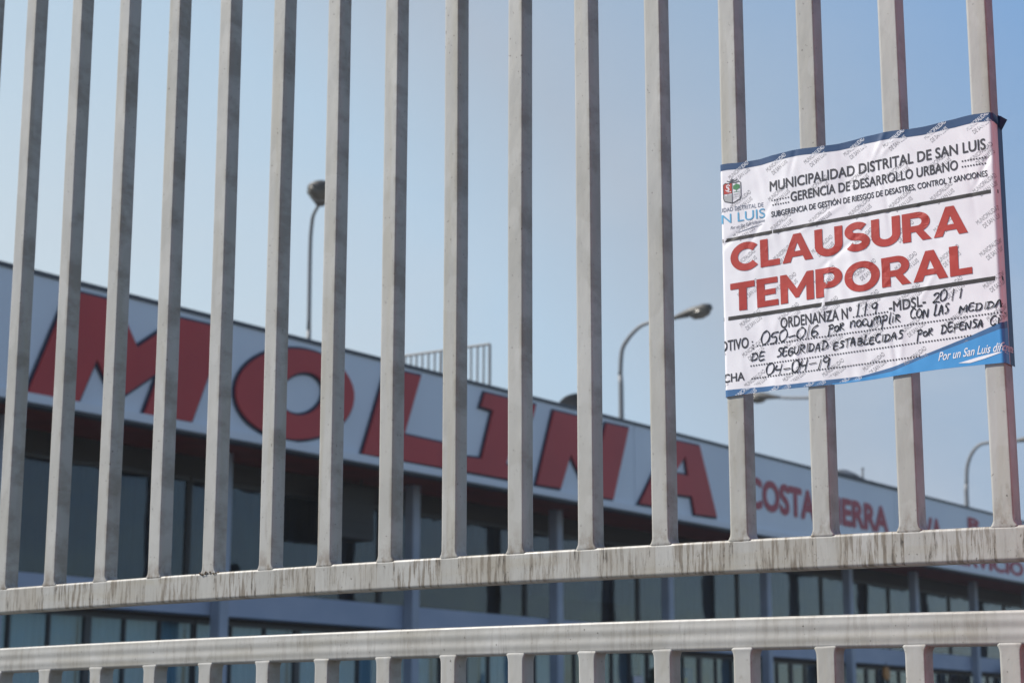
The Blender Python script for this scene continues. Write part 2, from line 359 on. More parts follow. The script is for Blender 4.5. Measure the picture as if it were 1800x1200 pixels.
M_DISH = mat("dish_dark", (.025, .027, .03), .6)

def glass_material(name, tint):
    m = bpy.data.materials.new(name); m.use_nodes = True
    n, l = m.node_tree.nodes, m.node_tree.links; n.clear()
    o = n.new('ShaderNodeOutputMaterial'); tr = n.new('ShaderNodeBsdfTransparent'); gl = n.new('ShaderNodeBsdfGlossy')
    fr = n.new('ShaderNodeFresnel'); ge = n.new('ShaderNodeNewGeometry'); io = n.new('ShaderNodeMapRange'); io.inputs['To Min'].default_value = 1.5; io.inputs['To Max'].default_value = 1 / 1.5; l.new(ge.outputs['Backfacing'], io.inputs['Value']); l.new(io.outputs['Result'], fr.inputs['IOR']); mx = n.new('ShaderNodeMixShader')
    tr.inputs['Color'].default_value = (*tint, 1); gl.inputs['Roughness'].default_value = .05
    tc = n.new('ShaderNodeTexCoord'); ns = n.new('ShaderNodeTexNoise'); ns.inputs['Scale'].default_value = .9; ns.inputs['Detail'].default_value = 2; l.new(tc.outputs['Object'], ns.inputs['Vector'])
    bu = n.new('ShaderNodeBump'); bu.inputs['Strength'].default_value = .25; bu.inputs['Distance'].default_value = .06; l.new(ns.outputs['Fac'], bu.inputs['Height']); l.new(bu.outputs['Normal'], gl.inputs['Normal']); gl.inputs['Color'].default_value = (.85, .93, 1, 1)
    l.new(fr.outputs[0], mx.inputs['Fac']); l.new(tr.outputs[0], mx.inputs[1]); l.new(gl.outputs[0], mx.inputs[2]); l.new(mx.outputs[0], o.inputs['Surface'])
    return m
M_GLASS_U = glass_material("tinted_glass", (.42, .47, .52))
M_GLASS_G = glass_material("shop_glass", (.74, .84, .88))

# ------------------------------------------------------------------ ground
g = MB(); g.add([(-600, -600, 0), (600, -600, 0), (600, 900, 0), (-600, 900, 0)], [(0, 1, 2, 3)])
tag(g.build("ground", M_ASPH), kind='structure')
g = MB(); g.box(-14, 10, -2.2, 4.4, 0.004, .13)
tag(g.build("pavement", M_PAVE), kind='structure')
g = MB(); g.box(-23.2, -18.2, 8, 90, 0.004, .14)
tag(g.build("forecourt_path", M_PAVE), kind='structure')

# ------------------------------------------------------------------ terminal building (local frame: +x out of the facade, y along it)
BROT = R(1.591541975861807)
tb = empty("terminal_building", (-22, 26.4, 0), -BROT,
           "long two-storey bus terminal with white sign board, giant red letters and dark glass front", "building")
Y0, Y1 = -24.0, 74.0
FLT, FLB = 4.22, 3.75            # first-floor slab
SGT, SGB = 8.69, 6.75            # sign board
GT = 6.31                        # top of the upper glass
w = MB()
w.box(-8.8, -8.5, Y0, Y1, 0, 8.2); w.box(-8.5, -0.6, Y0, Y0 + .25, 0, 8.2); w.box(-8.5, -0.6, Y1 - .25, Y1, 0, 8.2)
w.build("wall", M_WALL, tb)
w = MB(); w.box(-8.8, -.32, Y0, Y1, 8.203, 8.42); w.build("roof", M_ROOF, tb)
w = MB(); w.box(-8.49, -1.5, Y0 + .26, Y1 - .26, FLB, FLT); w.build("floor_slab", M_SLAB, tb)
w = MB(); w.box(-8.49, -1.5, Y0 + .26, Y1 - .26, .01, .16); w.build("interior_floor", M_FLOOR, tb)
w = MB(); w.box(-5.6, -5.45, Y0 + .26, Y1 - .26, .17, FLB - .003); w.box(-6.6, -6.45, Y0 + .26, Y1 - .26, FLT + .003, 8.2)
w.build("partition_wall", M_INT, tb)
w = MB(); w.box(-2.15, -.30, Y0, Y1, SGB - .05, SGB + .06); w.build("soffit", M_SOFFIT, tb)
w = MB(); w.box(-2.35, -2.16, Y0, Y1, GT, 8.2); w.box(-2.06, -1.94, Y0 + .3, Y1 - .3, FLB - .06, FLB - .003); w.build("bulkhead", M_BULK, tb)

# sign board in panels, seams are real gaps
w = MB()
seams = [Y0, -17.6, -11.3, -6.95, 4.35, 11.27, 21.1, 25.8, 37.6, 50.0, 62.0, Y1]
for a, b_ in zip(seams[:-1], seams[1:]):
    w.box(-.30, 0, a + .012, b_ - .012, SGB, SGT)
sb = w.build("sign_board", M_WHITE, tb)
w = MB(); w.box(-.32, .03, Y0, Y1, SGT + .003, SGT + .075); w.build("sign_cap", M_CAP, sb)
w = MB(); w.box(-.25, .075, Y0, Y1, SGB - .09, SGB + .055); w.build("sign_trim", M_TRIM, sb)
w = MB(); w.box(-.2, .045, Y0, Y1, SGB - .135, SGB - .093); w.build("sign_drip_edge", M_CAP, sb)
def to_face(vs, x):          # outline (y,z) -> facade plane
    return [(x + v[2], v[0], v[1]) for v in vs]
for ch, spl in LETTERS:
    vs, fs = curve_mesh(spl, extrude=.02)
    o = MB().add(to_face(vs, .055), fs).build("letter", M_RED, sb)
    o['label'] = "giant red letter %s" % ch
    vs, fs = curve_mesh(spl, offset=.05, extrude=.008)
    MB().add(to_face(vs, .02), fs).build("letter_outline", M_EDGE, sb)
def sign_text(s, a, b_, h, x=.012, off=.045):
    vs, fs = bold_mesh(s, off, 0)
    x0 = min(v[0] for v in vs); x1 = max(v[0] for v in vs); y0 = min(v[1] for v in vs); y1 = max(v[1] for v in vs)
    ys = [(v[0] - x0) / (x1 - x0) for v in vs]
    out = [(x + v[2] * 20, a[0] + t * (b_[0] - a[0]), a[1] + t * (b_[1] - a[1]) + (v[1] - y0) / (y1 - y0) * h) for t, v in zip(ys, vs)]
    m = MB().add(out, fs)
    return m
for s, a, b_, h in SMALL:
    sign_text(s, a, b_, h * (.98 if s != 'SERVICIO' else 1)).build("small_lettering", M_RED2, sb)
sign_text("R", (31.35, 8.02), (32.55, 8.02), .42).build("small_lettering", M_RED2, sb)

# columns through both storeys
for y in COLS:
    w = MB(); w.box(-1.49, -1.25, y - .12, y + .12, .02, SGB - .06)
    w.build("column", M_COLM, tb, bevel=.02)

# glazing, one window per bay and storey
allc = [-23.5, -17, -11.3] + COLS + [50.4, 55.6, 60.8, 66, 71.2]
rng = random.Random(3)
def glazing(name, xf, y0, y1, z0, z1, nm, glass, blinds, heavy=()):
    w = MB(); t = .035 if nm == 1 else .02
    w.box(xf - .05, xf + .05, y0, y1, z0, z0 + .08); w.box(xf - .05, xf + .05, y0, y1, z1 - .07, z1)
    for k in range(nm + 1):
        y = y0 + (y1 - y0) * k / nm
        tt = .07 if k in heavy else t
        w.box(xf - .048, xf + .048, max(y0, y - tt), min(y1, y + tt), z0 + .083, z1 - .073)
    f = w.build(name, M_FRAME, tb)
    w = MB(); w.box(xf - .006, xf + .006, y0, y1, z0 + .02, z1 - .02)
    w.build("pane", glass, f)
    for (ka, kb, top, bot, mt) in blinds:
        w = MB(); n = max(4, int(14 * (kb - ka) * (3 if nm == 1 else 1)))
        ya, yb = y0 + (y1 - y0) * ka / nm + .04, y0 + (y1 - y0) * kb / nm - .04
        zb, zt = z0 + (z1 - z0) * bot, z0 + (z1 - z0) * top
        ring = []
        for i in range(n + 1):
            yy = ya + (yb - ya) * i / n; xx = xf - .22 + .03 * math.sin(i * 2.4) + .01 * math.sin(i * .9)
            ring.append((xx, yy))
        vs = [(x, y, z) for x, y in ring for z in (zb, zt)]
        fs = [(2 * i, 2 * i + 1, 2 * i + 3, 2 * i + 2) for i in range(n)]
        vs2 = [(x - .012, y, z) for x, y, z in vs]; k = len(vs)
        fs += [tuple(j + k for j in q)[::-1] for q in fs[:n]]
        fs += [(2 * i, 2 * i + 2, 2 * i + 2 + k, 2 * i + k) for i in range(n)] + [(2 * i + 1, 2 * i + 3, 2 * i + 3 + k, 2 * i + 1 + k) for i in range(n)]
        w.add(vs + vs2, fs).build("blind", mt, f)
M_BLIND_D = mottle(mat("dark_blind", (.2, .24, .28), .8), (.17, .21, .25), (.24, .29, .33), 1.0, 3, (1, 6, .1))
M_BLIND_C = mottle(mat("cream_blind", (.6, .58, .45), .8), (.5, .49, .4), (.66, .64, .54), 1.0, 3, (1, 6, .1))
for i in range(len(allc) - 1):
    a, b_ = allc[i] + .02, allc[i + 1] - .02
    up = []
    if abs(allc[i] + 5.95) < .1: up = [(0, 3, 1, .0, M_BLIND_D)]
    elif abs(allc[i] + .82) < .1: up = [(0, 3, 1, 0, M_BLIND_D)]
    elif abs(allc[i] - 4.75) < .1: up = [(0, 3, 1, .38, M_BLIND_D)]
    elif abs(allc[i] - 10.04) < .1: up = [(0, 3, 1, .30, M_BLIND_D)]
    elif abs(allc[i] - 14.99) < .1: up = [(0, 3, 1, .16, M_BLIND_D)]
    elif abs(allc[i] - 20.19) < .1: up = [(0, 3, 1, 0, M_BLIND_D)]
    elif abs(allc[i] - 25.34) < .1: up = [(0, .4, 1, 0, M_BLIND_D)]
    elif abs(allc[i] - 30.1) < .1: up = [(0, 1, 1, 0, M_BLIND_D), (1.2, 1.9, .75, .3, M_BLIND_C)]
    elif abs(allc[i] - 34.97) < .1: up = [(0.6, 2.9, .85, 0, M_BLIND_C)]
    elif abs(allc[i] - 40.0) < .1: up = [(0, 3, .95, 0, M_BLIND)]
    glazing("window", -2.25, a, b_, FLT + .004, GT - .003, 1, M_GLASS_U, [((0 if q[0] == 0 else q[0] / 3), q[1] / 3, *q[2:]) for q in up])
    gr = []
    if i < 5: gr = [(0, 3, 1, 0, M_BLIND), (3, 6, 1, 0, M_BLIND)]
    elif i == 5: gr = [(0, 2, 1, 0, M_BLIND), (2, 4, 1, 0, M_BLIND_D), (4, 6, 1, 0, M_BLIND)]
    elif i in (6, 7): gr = [(0, 2, 1, 0, M_BLIND), (4, 6, 1, .1, M_BLIND_D)]
    glazing("shop_window", -2.0, a, b_, .17, FLB - .063, 6, M_GLASS_G, gr, heavy=(3,))

# ------------------------------------------------------------------ things on and around the building
Mb = Matrix.Translation((-22, 26.4, 0)) @ Matrix.Rotation(-BROT, 4, 'Z')
def bw(x, y, z): return tuple(Mb @ Vector((x, y, z)))
M_CAB = mat("cabinet_dark", (.03, .03, .03), .6)
M_BROWN = mat("cardboard_brown", (.22, .10, .05), .8)
M_LEAF = mottle(mat("dark_leaf", (.03, .05, .03), .7), (.02, .035, .025), (.045, .07, .035), 12)
M_LEAF2 = mottle(mat("green_leaf", (.08, .12, .03), .7), (.06, .10, .03), (.12, .16, .04), 12)
M_POT = mat("plant_pot", (.22, .10, .06), .8)

def cabinet(y0, y1, h, label, x0=-3.7, x1=-3.0):
    e = empty("cabinet", bw((x0 + x1) / 2, (y0 + y1) / 2, FLT + .003), -BROT, label, "cabinet")
    hw, hd = (y1 - y0) / 2, (x1 - x0) / 2
    MB().box(-hd, hd, -hw, hw, .06, h).build("cabinet_body", M_CAB, e, bevel=.01)
    MB().box(-hd + .03, hd - .04, -hw + .03, hw - .03, 0, .057).build("plinth", M_CAB, e)
    for s in (0, 1):
        d = MB().box(hd + .003, hd + .022, -hw + .02 + s * hw, -.012 + s * hw, .09, h - .03).build("door", M_CAB, e)
        MB().box(hd + .024, hd + .04, -.06 + s * .09, -.045 + s * .09, h * .45, h * .6).build("handle", M_FRAME, d)
cabinet(12.2, 13.6, 1.12, "low dark cabinet behind the upper glass left of the brown box")
cabinet(14.2, 16.4, 1.28, "wide dark cabinet behind the upper glass beside the brown box")
cabinet(25.6, 27.7, 1.45, "tall dark cabinet in the upper window under the word SIERRA")
e = empty("cardboard_box", bw(-3.2, 19.9, FLT + .003), -BROT, "brown cardboard box standing behind the upper glass below the letter A", "box")
MB().box(-.35, .35, -.85, .85, 0, .72).build("box_body", M_BROWN, e, bevel=.012)
MB().box(-.352, .352, -.04, .04, .10, .728).build("packing_tape", mat("packing_tape", (.3, .2, .1), .4), e)

e = empty("hanging_unit", bw(-1.75, 3.05, 5.45), -BROT, "dark box unit hanging below the soffit under the letter O", "box")
MB().box(-.25, .25, -.62, .62, 0, 1.05).build("casing", M_CAB, e, bevel=.015)
for k in range(4): MB().box(.252, .262, -.5, .5, .15 + k * .2, .20 + k * .2).build("louvre", M_CAB, e)
for q in (-.5, .5): MB().tube([(0, q, 1.053), (0, q, 1.25)], .02, 6).build("hanger", M_FRAME, e)
def leafy(e, n, w, h, z0, m, seed, cone=False):
    rg = random.Random(seed); b = MB()
    for i in range(n):
        t = rg.random(); r = w * (1 - t * .9 if cone else math.sqrt(max(.05, 1 - (2 * t - 1) ** 2))) * math.sqrt(rg.random())
        a = rg.random() * 6.283; c = Vector((r * math.cos(a), r * math.sin(a), z0 + t * h))
        d = Vector((rg.gauss(0, 1), rg.gauss(0, 1), rg.gauss(0, 1))).normalized(); u = d.orthogonal().normalized(); s = rg.uniform(.03, .075)
        b.add([c - d * s, c + u * s * .45, c + d * s, c - u * s * .45], [(0, 1, 2, 3)])
    return b.build("foliage", m, e)
def potted(name, label, x, y, z, ph, w, h, m, seed, cone=False):
    e = empty(name, bw(x, y, z), 0, label, "plant")
    rg = [[(r * math.cos(k * .3927), r * math.sin(k * .3927), zz) for k in range(16)] for r, zz in ((ph * .32, 0), (ph * .45, ph * .9), (ph * .5, ph * .9), (ph * .5, ph), (ph * .42, ph), (ph * .40, ph * .88))]
    MB().loft(rg).build("pot", M_POT, e)
    MB().tube([(0, 0, ph * .85), (0.01, 0, ph + h * .7)], [.025, .01], 6).build("stem", M_BROWN, e)
    leafy(e, 900 if cone else 380, w, h, ph * .95, m, seed, cone)
potted("potted_conifer", "dark pointed conifer in a pot before the terminal column under the L", .4, 5.9, 0.145, .6, .55, 2.25, M_LEAF, 1, True)
potted("potted_conifer", "dark pointed conifer in a pot before the terminal column under the N", .4, 11.3, 0.145, .6, .5, 2.4, M_LEAF, 2, True)
potted("potted_plant", "brown-leaved potted plant behind the leftmost upper glass of the terminal", -2.75, -3.75, FLT + .003, .3, .32, .75, M_LEAF, 3)
potted("potted_plant", "yellow-green potted plant behind upper glass, second from the left", -2.75, -2.72, FLT + .003, .3, .22, .75, M_LEAF2, 4)
potted("potted_plant", "small dark potted plant at slab edge below the letter M's right leg", -1.75, .95, FLT + .003, .2, .16, .45, M_LEAF, 5)

# advertising board behind the shop glass
e = empty("advertising_board", bw(-2.55, 17.2, .165), -BROT, "blue and yellow advertising board standing behind the ground-floor glass", "sign")
MB().box(-.03, .03, -1.0, 1.0, .9, 3.22).build("panel", mat("board_blue", (.05, .16, .36), .5), e)
MB().box(.032, .04, .05, .65, 2.55, 2.95).build("yellow_patch", mat("board_yellow", (.45, .32, .05), .5), e)
MB().box(.032, .04, -.55, .6, 1.9, 2.35).build("pale_patch", mat("board_cyan", (.15, .38, .5), .5), e)
for s in (-.8, .8): MB().box(-.025, .025, s - .03, s + .03, 0, .897).build("leg", M_FRAME, e)
# white notice
e = empty("notice_sheet", bw(-1.92, 14.45, 2.55), -BROT, "small white notice sheet stuck inside the dark ground-floor glass", "notice")
MB().box(-.004, .0, -.22, .22, 0, .52).build("sheet", mat("notice_white", (.7, .68, .72), .6), e)
MB().box(.0015, .003, -.13, .13, .2, .34).build("printed_mark", mat("notice_pink", (.4, .15, .2), .6), e)
# round orange sign
e = empty("round_sign", bw(-.9, 26.75, 3.44), -BROT, "round orange sign hanging beneath the slab by a pale column", "sign")
rg = [[(xx, r * math.cos(k * .2618), r * math.sin(k * .2618)) for k in range(24)] for r, xx in ((.17, -.04), (.2, -.03), (.2, .03), (.17, .04))]
MB().loft(rg).build("disc", mat("orange_sign", (.5, .2, .03), .5), e)
MB().tube([(0, 0, .2), (0, 0, .33)], .012, 6).build("hanger", M_FRAME, e)
# red box sign
e = empty("box_sign", bw(-.9, 37.6, 3.25), -BROT, "dark red box sign hanging below the slab at the far right", "sign")
MB().box(-.12, .12, -.7, .7, 0, .75).build("box_body", mat("box_sign_red", (.22, .02, .025), .5), e, bevel=.02)
for s in (-.5, .5): MB().tube([(0, s, .75), (0, s, 1.0)], .015, 6).build("hanger", M_FRAME, e)

# roof railing, runs back from the sign board
e = empty("roof_railing", bw(-.25, 5.9, 8.42), -BROT, "thin grey metal railing on the terminal roof above the letter L", "railing")
xs = [-.0 - .163 * k for k in range(30)]
MB().tube([(.0, 0, 1.31), (-4.8, 0, 1.33)], .028, 8).build("handrail", M_RAILING, e)
MB().tube([(.0, 0, .08), (-4.8, 0, .08)], .02, 8).build("bottom_rail", M_RAILING, e)
for k, x in enumerate(xs):
    MB().tube([(x, 0, 0), (x + .01 * math.sin(k), 0, 1.30)], .034 if k % 8 == 0 else .024, 6).build("baluster", M_RAILING, e)

# satellite dish
e = empty("satellite_dish", bw(-.75, 10.0, 8.42), 0, "dark round satellite dish on the roof edge above the N", "satellite dish")
MB().tube([(0, 0, 0), (0, 0, .55)], .03, 8).build("mast", M_RAILING, e)
nrm = Vector((-.45, .42, .60)).normalized(); u_ = nrm.orthogonal().normalized(); v_ = nrm.cross(u_)
c0 = Vector((0, -.12, .52)); rings = []
for r, d in ((.02, .0), (.2, .015), (.30, .045), (.38, .085), (.38, .07), (.30, .03), (.2, .0), (.02, -.015)):
    rings.append([c0 + nrm * d + r * (math.cos(k * .2618) * u_ + math.sin(k * .2618) * v_) for k in range(24)])
MB().loft(rings).build("dish", M_DISH, e, smooth=True)
MB().tube([c0 - v_ * .4 + nrm * .08, c0 + nrm * .42], .012, 6).build("feed_arm", M_RAILING, e)
MB().tube([c0 + nrm * .38, c0 + nrm * .48], .035, 8).build("feed_horn", M_RAILING, e)

# crumpled sheet and post on the roof edge
e = MB()
n = 16
vs = []
for i in range(n + 1):
    for j in range(4):
        y = 22.0 + 4.3 * i / n
        z = SGT + .08 + (.17 * max(0, math.sin((i / n) * 6.2 + .4)) + .05 * noise.noise((i * .9, j, 2))) * (1 if j in (1, 2) else .25)
        vs.append((-.28 + .12 * j - .02, y - 24.0, z - (SGT + .07)))
fs = [(i * 4 + j, i * 4 + j + 1, (i + 1) * 4 + j + 1, (i + 1) * 4 + j) for i in range(n) for j in range(3)]
k = len(vs); vs += [(x, y, z - .05) for x, y, z in vs]; fs += [tuple(q + k for q in f)[::-1] for f in fs]
fs += [(i * 4, (i + 1) * 4, (i + 1) * 4 + k, i * 4 + k) for i in range(n)] + [(i * 4 + 3, (i + 1) * 4 + 3, (i + 1) * 4 + 3 + k, i * 4 + 3 + k) for i in range(n)]
o = e.add(vs, fs).build("crumpled_sheet", mottle(mat("sheet_grey", (.2, .21, .22), .8), (.10, .11, .12), (.28, .29, .30), 1.4))
o.location = bw(0, 24.0, SGT + .085); o.rotation_euler = (0, 0, -BROT)
tag(o, "crumpled grey sheet lying along the roof edge above SIERRA", "sheet")
e = empty("roof_post", bw(-.2, 24.1, SGT + .078), 0, "short pale post sticking up from the roof edge above SIERRA", "post")
MB().tube([(0, 0, 0), (.01, 0, .36)], .03, 8).build("rod", M_RAILING, e)
MB().tube([(.01, 0, .36), (.01, 0, .41)], .045, 8).build("rod_cap", M_RAILING, e)

# street lamps beyond the building
def lamp(label, pole, path, head_dir, head_len, r0=.10, hz=None, width=.19):
    """pole: local foot (x,y); path: local points of the bending arm; head_dir: unit vector the head points along"""
    foot = Vector(bw(pole[0], pole[1], 0))
    e = empty("street_lamp", foot, 0, label, "street lamp", "street lamps beyond the terminal")
    P = [Vector(bw(*p)) - foot for p in path]
    MB().tube([(0, 0, 0), (0, 0, 3), (0, 0, P[0].z - .3), P[0]], [r0 * 1.35, r0 * 1.15, r0 * .85, r0 * .8], 10).build("pole", M_POLE, e, smooth=True)
    # rounded arm
    Q = []
    for i in range(len(P) - 1):
        p0, p1, p2, p3 = P[max(i - 1, 0)], P[i], P[i + 1], P[min(i + 2, len(P) - 1)]
        for k in range(5):
            t = k / 5
            Q.append(.5 * ((2 * p1) + (p2 - p0) * t + (2 * p0 - 5 * p1 + 4 * p2 - p3) * t * t + (3 * p1 - p0 - 3 * p2 + p3) * t ** 3))
    Q.append(P[-1])
    MB().tube(Q, [r0 * .78 - r0 * .25 * i / len(Q) for i in range(len(Q))], 10).build("arm", M_POLE, e, smooth=True)
    d = Vector(head_dir).normalized(); d = (Mb.to_3x3() @ d).normalized(); sd_ = d.cross(Vector((0, 0, 1))).normalized(); up = sd_.cross(d)
    c = P[-1]
    def ring(t, hw, top, bot):
        pts = []
        for k in range(14):
            a = 2 * math.pi * k / 14
            zz = math.sin(a); pts.append(c + d * t * head_len + sd_ * hw * math.cos(a) + up * (top * zz if zz > 0 else bot * zz))
        return pts
    W = width
    hd = MB().loft([ring(-.12, W * .35, .05, .05), ring(.0, W * .42, .07, .06), ring(.25, W * .75, .13, .09), ring(.5, W, .17, .12), ring(.85, W * .95, .17, .12), ring(1.0, W * .6, .11, .08)]).build("lamp_head", M_HEAD, e, smooth=True)
    MB().loft([ring(.42, W * .7, -.08, .14), ring(.5, W * .9, -.09, .24), ring(.72, W * .95, -.09, .29), ring(.9, W * .85, -.09, .24), ring(.97, W * .5, -.07, .14)]).build("lens", M_LENS, hd, smooth=True)
lamp("grey street lamp seen end-on from below, highest on the left above the O", (-9.5, 10.6), [(-9.5, 10.6, 12.0), (-9.52, 10.6, 14.19), (-9.39, 10.5, 14.85), (-9.06, 10.2, 14.99), (-8.41, 9.7, 15.07)], (0.663, -0.749, .22), 1.0, .075, width=.35)
lamp("curved-arm street lamp with head pointing right, rising above the N", (-9.45, 25.9), [(-9.47, 25.9, 13.19), (-9.4, 25.9, 13.98), (-9.15, 25.9, 14.37), (-8.78, 25.9, 14.67), (-8.45, 25.9, 14.79), (-7.93, 25.9, 14.83), (-7.34, 25.9, 14.84)], (1, 0, .14), 1.3, .10, width=.24)
lamp("street lamp with its head pointing left just under the paper notice", (-9.47, 40.55), [(-9.47, 40.55, 13.2), (-9.46, 40.55, 14.09), (-9.57, 40.55, 14.46), (-9.86, 40.55, 14.61), (-10.08, 40.55, 14.63), (-10.7, 40.55, 14.69), (-11.3, 40.55, 14.78)], (-1, 0, .14), 1.25, .10, width=.24)
lamp("curved-arm street lamp cut off by the right edge of the photo", (-9.45, 55.16), [(-9.42, 55.16, 12.76), (-9.35, 55.16, 13.53), (-9.11, 55.16, 14.1), (-8.77, 55.16, 14.44), (-8.42, 55.16, 14.53), (-7.7, 55.16, 14.52), (-7.04, 55.16, 14.49)], (1, 0, .05), 1.4, .12, width=.24)


# ------------------------------------------------------------------ gate
GX, GD = -2.6, 3.42
gate = empty("bar_gate", (GX, GD, 0), 0, "tall pale grey steel bar gate with dirt-streaked rails, filling the foreground", "gate")
BW, BT = .040, .044
BARX = [-4.643, -4.463, -4.283] + BARS + [-1.020, -.842]
def railz(c0, X): return c0 + (-.0045) * (X + 2.5) ** 2
UT, UB, MT, MBT = 1.9918, 1.9262, 1.8365, 1.7727
PROF = rrect(0, BW, 0, BT, (.0028, .0045, .0050, .0026), 4)
def bar(X, z0, z1, name, flare_lo=0.0, flare_hi=0.0, seed=0):
    """square tube; its welded end is smeared over with paint and sinks into the face of the rail"""
    rings = []
    lo = [z0 - .012, z0 - .007, z0 - .002] if flare_lo else []
    hi = [z1 + .002, z1 + .007, z1 + .012] if flare_hi else []
    zs = lo + [z0, z0 + .0015, z0 + .004, z0 + .008, z0 + .014, z0 + .05] + [z0 + .05 + (z1 - z0 - .1) * k / 14 for k in range(1, 14)] + [z1 - .05, z1 - .014, z1 - .008, z1 - .004, z1 - .0015, z1] + hi
    for z in zs:
        over = max(0, z0 - z) + max(0, z - z1)
        a = flare_lo * max(0, 1 - max(0, z - z0) / .014) ** 2 + flare_hi * max(0, 1 - max(0, z1 - z) / .014) ** 2
        ox = .0016 * noise.noise((seed * 7.1, z * 1.6, .3)) + .0004 * noise.noise((seed * 2.1, z * 14, 3.3))
        ring = []
        for (x, y) in PROF:
            xx = (x - BW / 2) * (1 + a * (1 - .5 * over / .012) / (BW / 2)) + BW / 2
            yy = y * (1 - 2 * .0012 / BT) + .0012 if over else y
            if y < BT * .3:
                yy = y - .0004 + (.0030 * (over / .012) if over else 0)
                if flare_hi: yy -= (a / .007) * .0006 * (1 - over / .012)
            if a: yy += .0011 * (a / .007) * noise.noise((xx * 120 + seed * 3, seed, z * 120)); xx += .0012 * (a / .007) * noise.noise((z * 150, seed * 2.0, y * 60))
            ring.append((xx + ox, yy, z - z0))
        rings.append(ring)
    o = MB().loft(rings).build(name, M_BAR, gate, smooth=True)
    o.location = (X - GX, 0, z0)
    return o
for i, X in enumerate(BARX):
    if i == len(BARX) - 1: continue
    Xc = X + .02
    bar(X, railz(UT, Xc) - .0004, 3.90, "bar", .006, 0, i)
    bar(X, .22, railz(MBT, Xc) + .0004, "lower_bar", 0, .0045, i + 40)
def rail(zt, zb, name, mt, ribs=0.0, x0=-5.2, x1=-.84, r=.006):
    h = zt - zb
    prof = rrect(0, BT, 0, h, r, 4)          # (y, z)
    pts = []
    for k, (y, z) in enumerate(prof): pts.append([y, z])
    if ribs:                                   # rolled ribs on the front face
        new = []
        for k, (y, z) in enumerate(prof):
            new.append([y, z])
            nx = prof[(k + 1) % len(prof)]
            if abs(y) < 1e-6 and abs(nx[0]) < 1e-6 and abs(nx[1] - z) > h * .5:
                for q in range(1, 14):
                    t = q / 14; zz = z + (nx[1] - z) * t
                    new.append([ribs * (math.cos(t * 6.283 * 2) - 1) * .5, zz])
        pts = new
    rings = []
    N = 110
    for i in range(N + 1):
        X = x0 + (x1 - x0) * i / N; s = -.0045 * (X + 2.5) ** 2
        wob = .0006 * noise.noise((X * 3, zt, 0))
        rings.append([(X - GX, y + (wob if y > .001 else 0), z + zb + s) for y, z in pts])
    return MB().loft(rings).build(name, mt, gate, smooth=True)
rail(UT, UB, "rail", M_RAIL)
rail(MT, MBT, "rail", M_RAIL2, ribs=.0013)
rail(.22 + .0004, .15, "rail", M_RAIL)
rail(3.97, 3.8996, "rail", M_RAIL)
w = MB()
for z in (UT, MT): pass
o = MB().box(-5.28 - GX, -5.2005 - GX, -.004, .05, .14, 3.98).build("stile", M_BAR, gate, bevel=.004)
o = MB().box(-.8395 - GX, -.762 - GX, -.004, .05, .14, 3.98).build("stile", M_BAR, gate, bevel=.004)
# dried mud lump where a bar meets the rail
rg = random.Random(5); w = MB()
for k in range(26):
    c = Vector((BARX[3 + 5] + .02 - GX + rg.gauss(.0, .013), -.001 + rg.uniform(-.001, .004), railz(UT, -3.17) + rg.uniform(-.004, .002))); r = rg.uniform(.0012, .0035)
    w.add([c + Vector((r, 0, 0)), c + Vector((-r, 0, 0)), c + Vector((0, r, 0)), c + Vector((0, -r, 0)), c + Vector((0, 0, r)), c + Vector((0, 0, -r))],
          [(0, 2, 4), (2, 1, 4), (1, 3, 4), (3, 0, 4), (2, 0, 5), (1, 2, 5), (3, 1, 5), (0, 3, 5)])
w.build("mud_clump", mat("dried_mud", (.14, .10, .06), .95), gate)

# red pillar added out of view, bounces red light onto the end bars
e = empty("red_bounce_pillar", (-.5, 3.40, 0), 0, "added red pillar out of view, tinting the rightmost gate bars with bounced light", "pillar")
M_PIL = mottle(mat("pillar_red", (.45, .04, .04), .6), (.48, .018, .028), (.56, .025, .038), 3)
MB().box(-.24, .24, -.30, .36, .13, 4.1).build("shaft", M_PIL, e, bevel=.02)
MB().box(-.29, .29, -.35, .41, 4.103, 4.22).build("coping", M_PAVE, e, bevel=.015)

# ------------------------------------------------------------------ closure notice on the bars
PX0, PZ0, PW = -1.75, 1.60, .5872          # left bar edge, height datum, span of the four bars
notice = empty("closure_notice", (PX0, GD, PZ0 + .68), 0,
               "white paper closure notice with bold red CLAUSURA TEMPORAL, wrapped across four gate bars", "notice")
GAPS = [(BARS[12] + .04 - PX0, BARS[13] - PX0), (BARS[13] + .04 - PX0, BARS[14] - PX0), (BARS[14] + .04 - PX0, BARS[15] - PX0)]
def wrinkle(u, v):
    m = 0.0
    for a, b_ in GAPS:
        if a < u < b_:
            m = math.sin(math.pi * (u - a) / (b_ - a)) ** .8
    w = m * (.0034 * noise.noise((u * 7, v * 4, 1.7)) - .0012)
    w += (.25 + .75 * m) * (.0021 * noise.noise((u * 24 + v * 5, v * 8, 4.2)) + .0011 * noise.noise((u * 62 + v * 20, v * 22 - u * 9, 9.1)))
    # a few sharp creases
    for (cu, cv, ang, ln, am) in CREASES:
        du, dv = u - cu, v - cv
        a = du * math.cos(ang) + dv * math.sin(ang); b2 = -du * math.sin(ang) + dv * math.cos(ang)
        if abs(a) < ln: w += am * math.exp(-(b2 / .005) ** 2) * (1 - (a / ln) ** 2)
    return w
rc = random.Random(11)
CREASES = [(rc.uniform(.0, .6), rc.uniform(.7, 1.16), rc.choice((1.2, 1.57, 1.8, .6, 2.3)) + rc.uniform(-.2, .2), rc.uniform(.03, .09), rc.uniform(-.0016, .0016)) for _ in range(34)]
CR = .0055
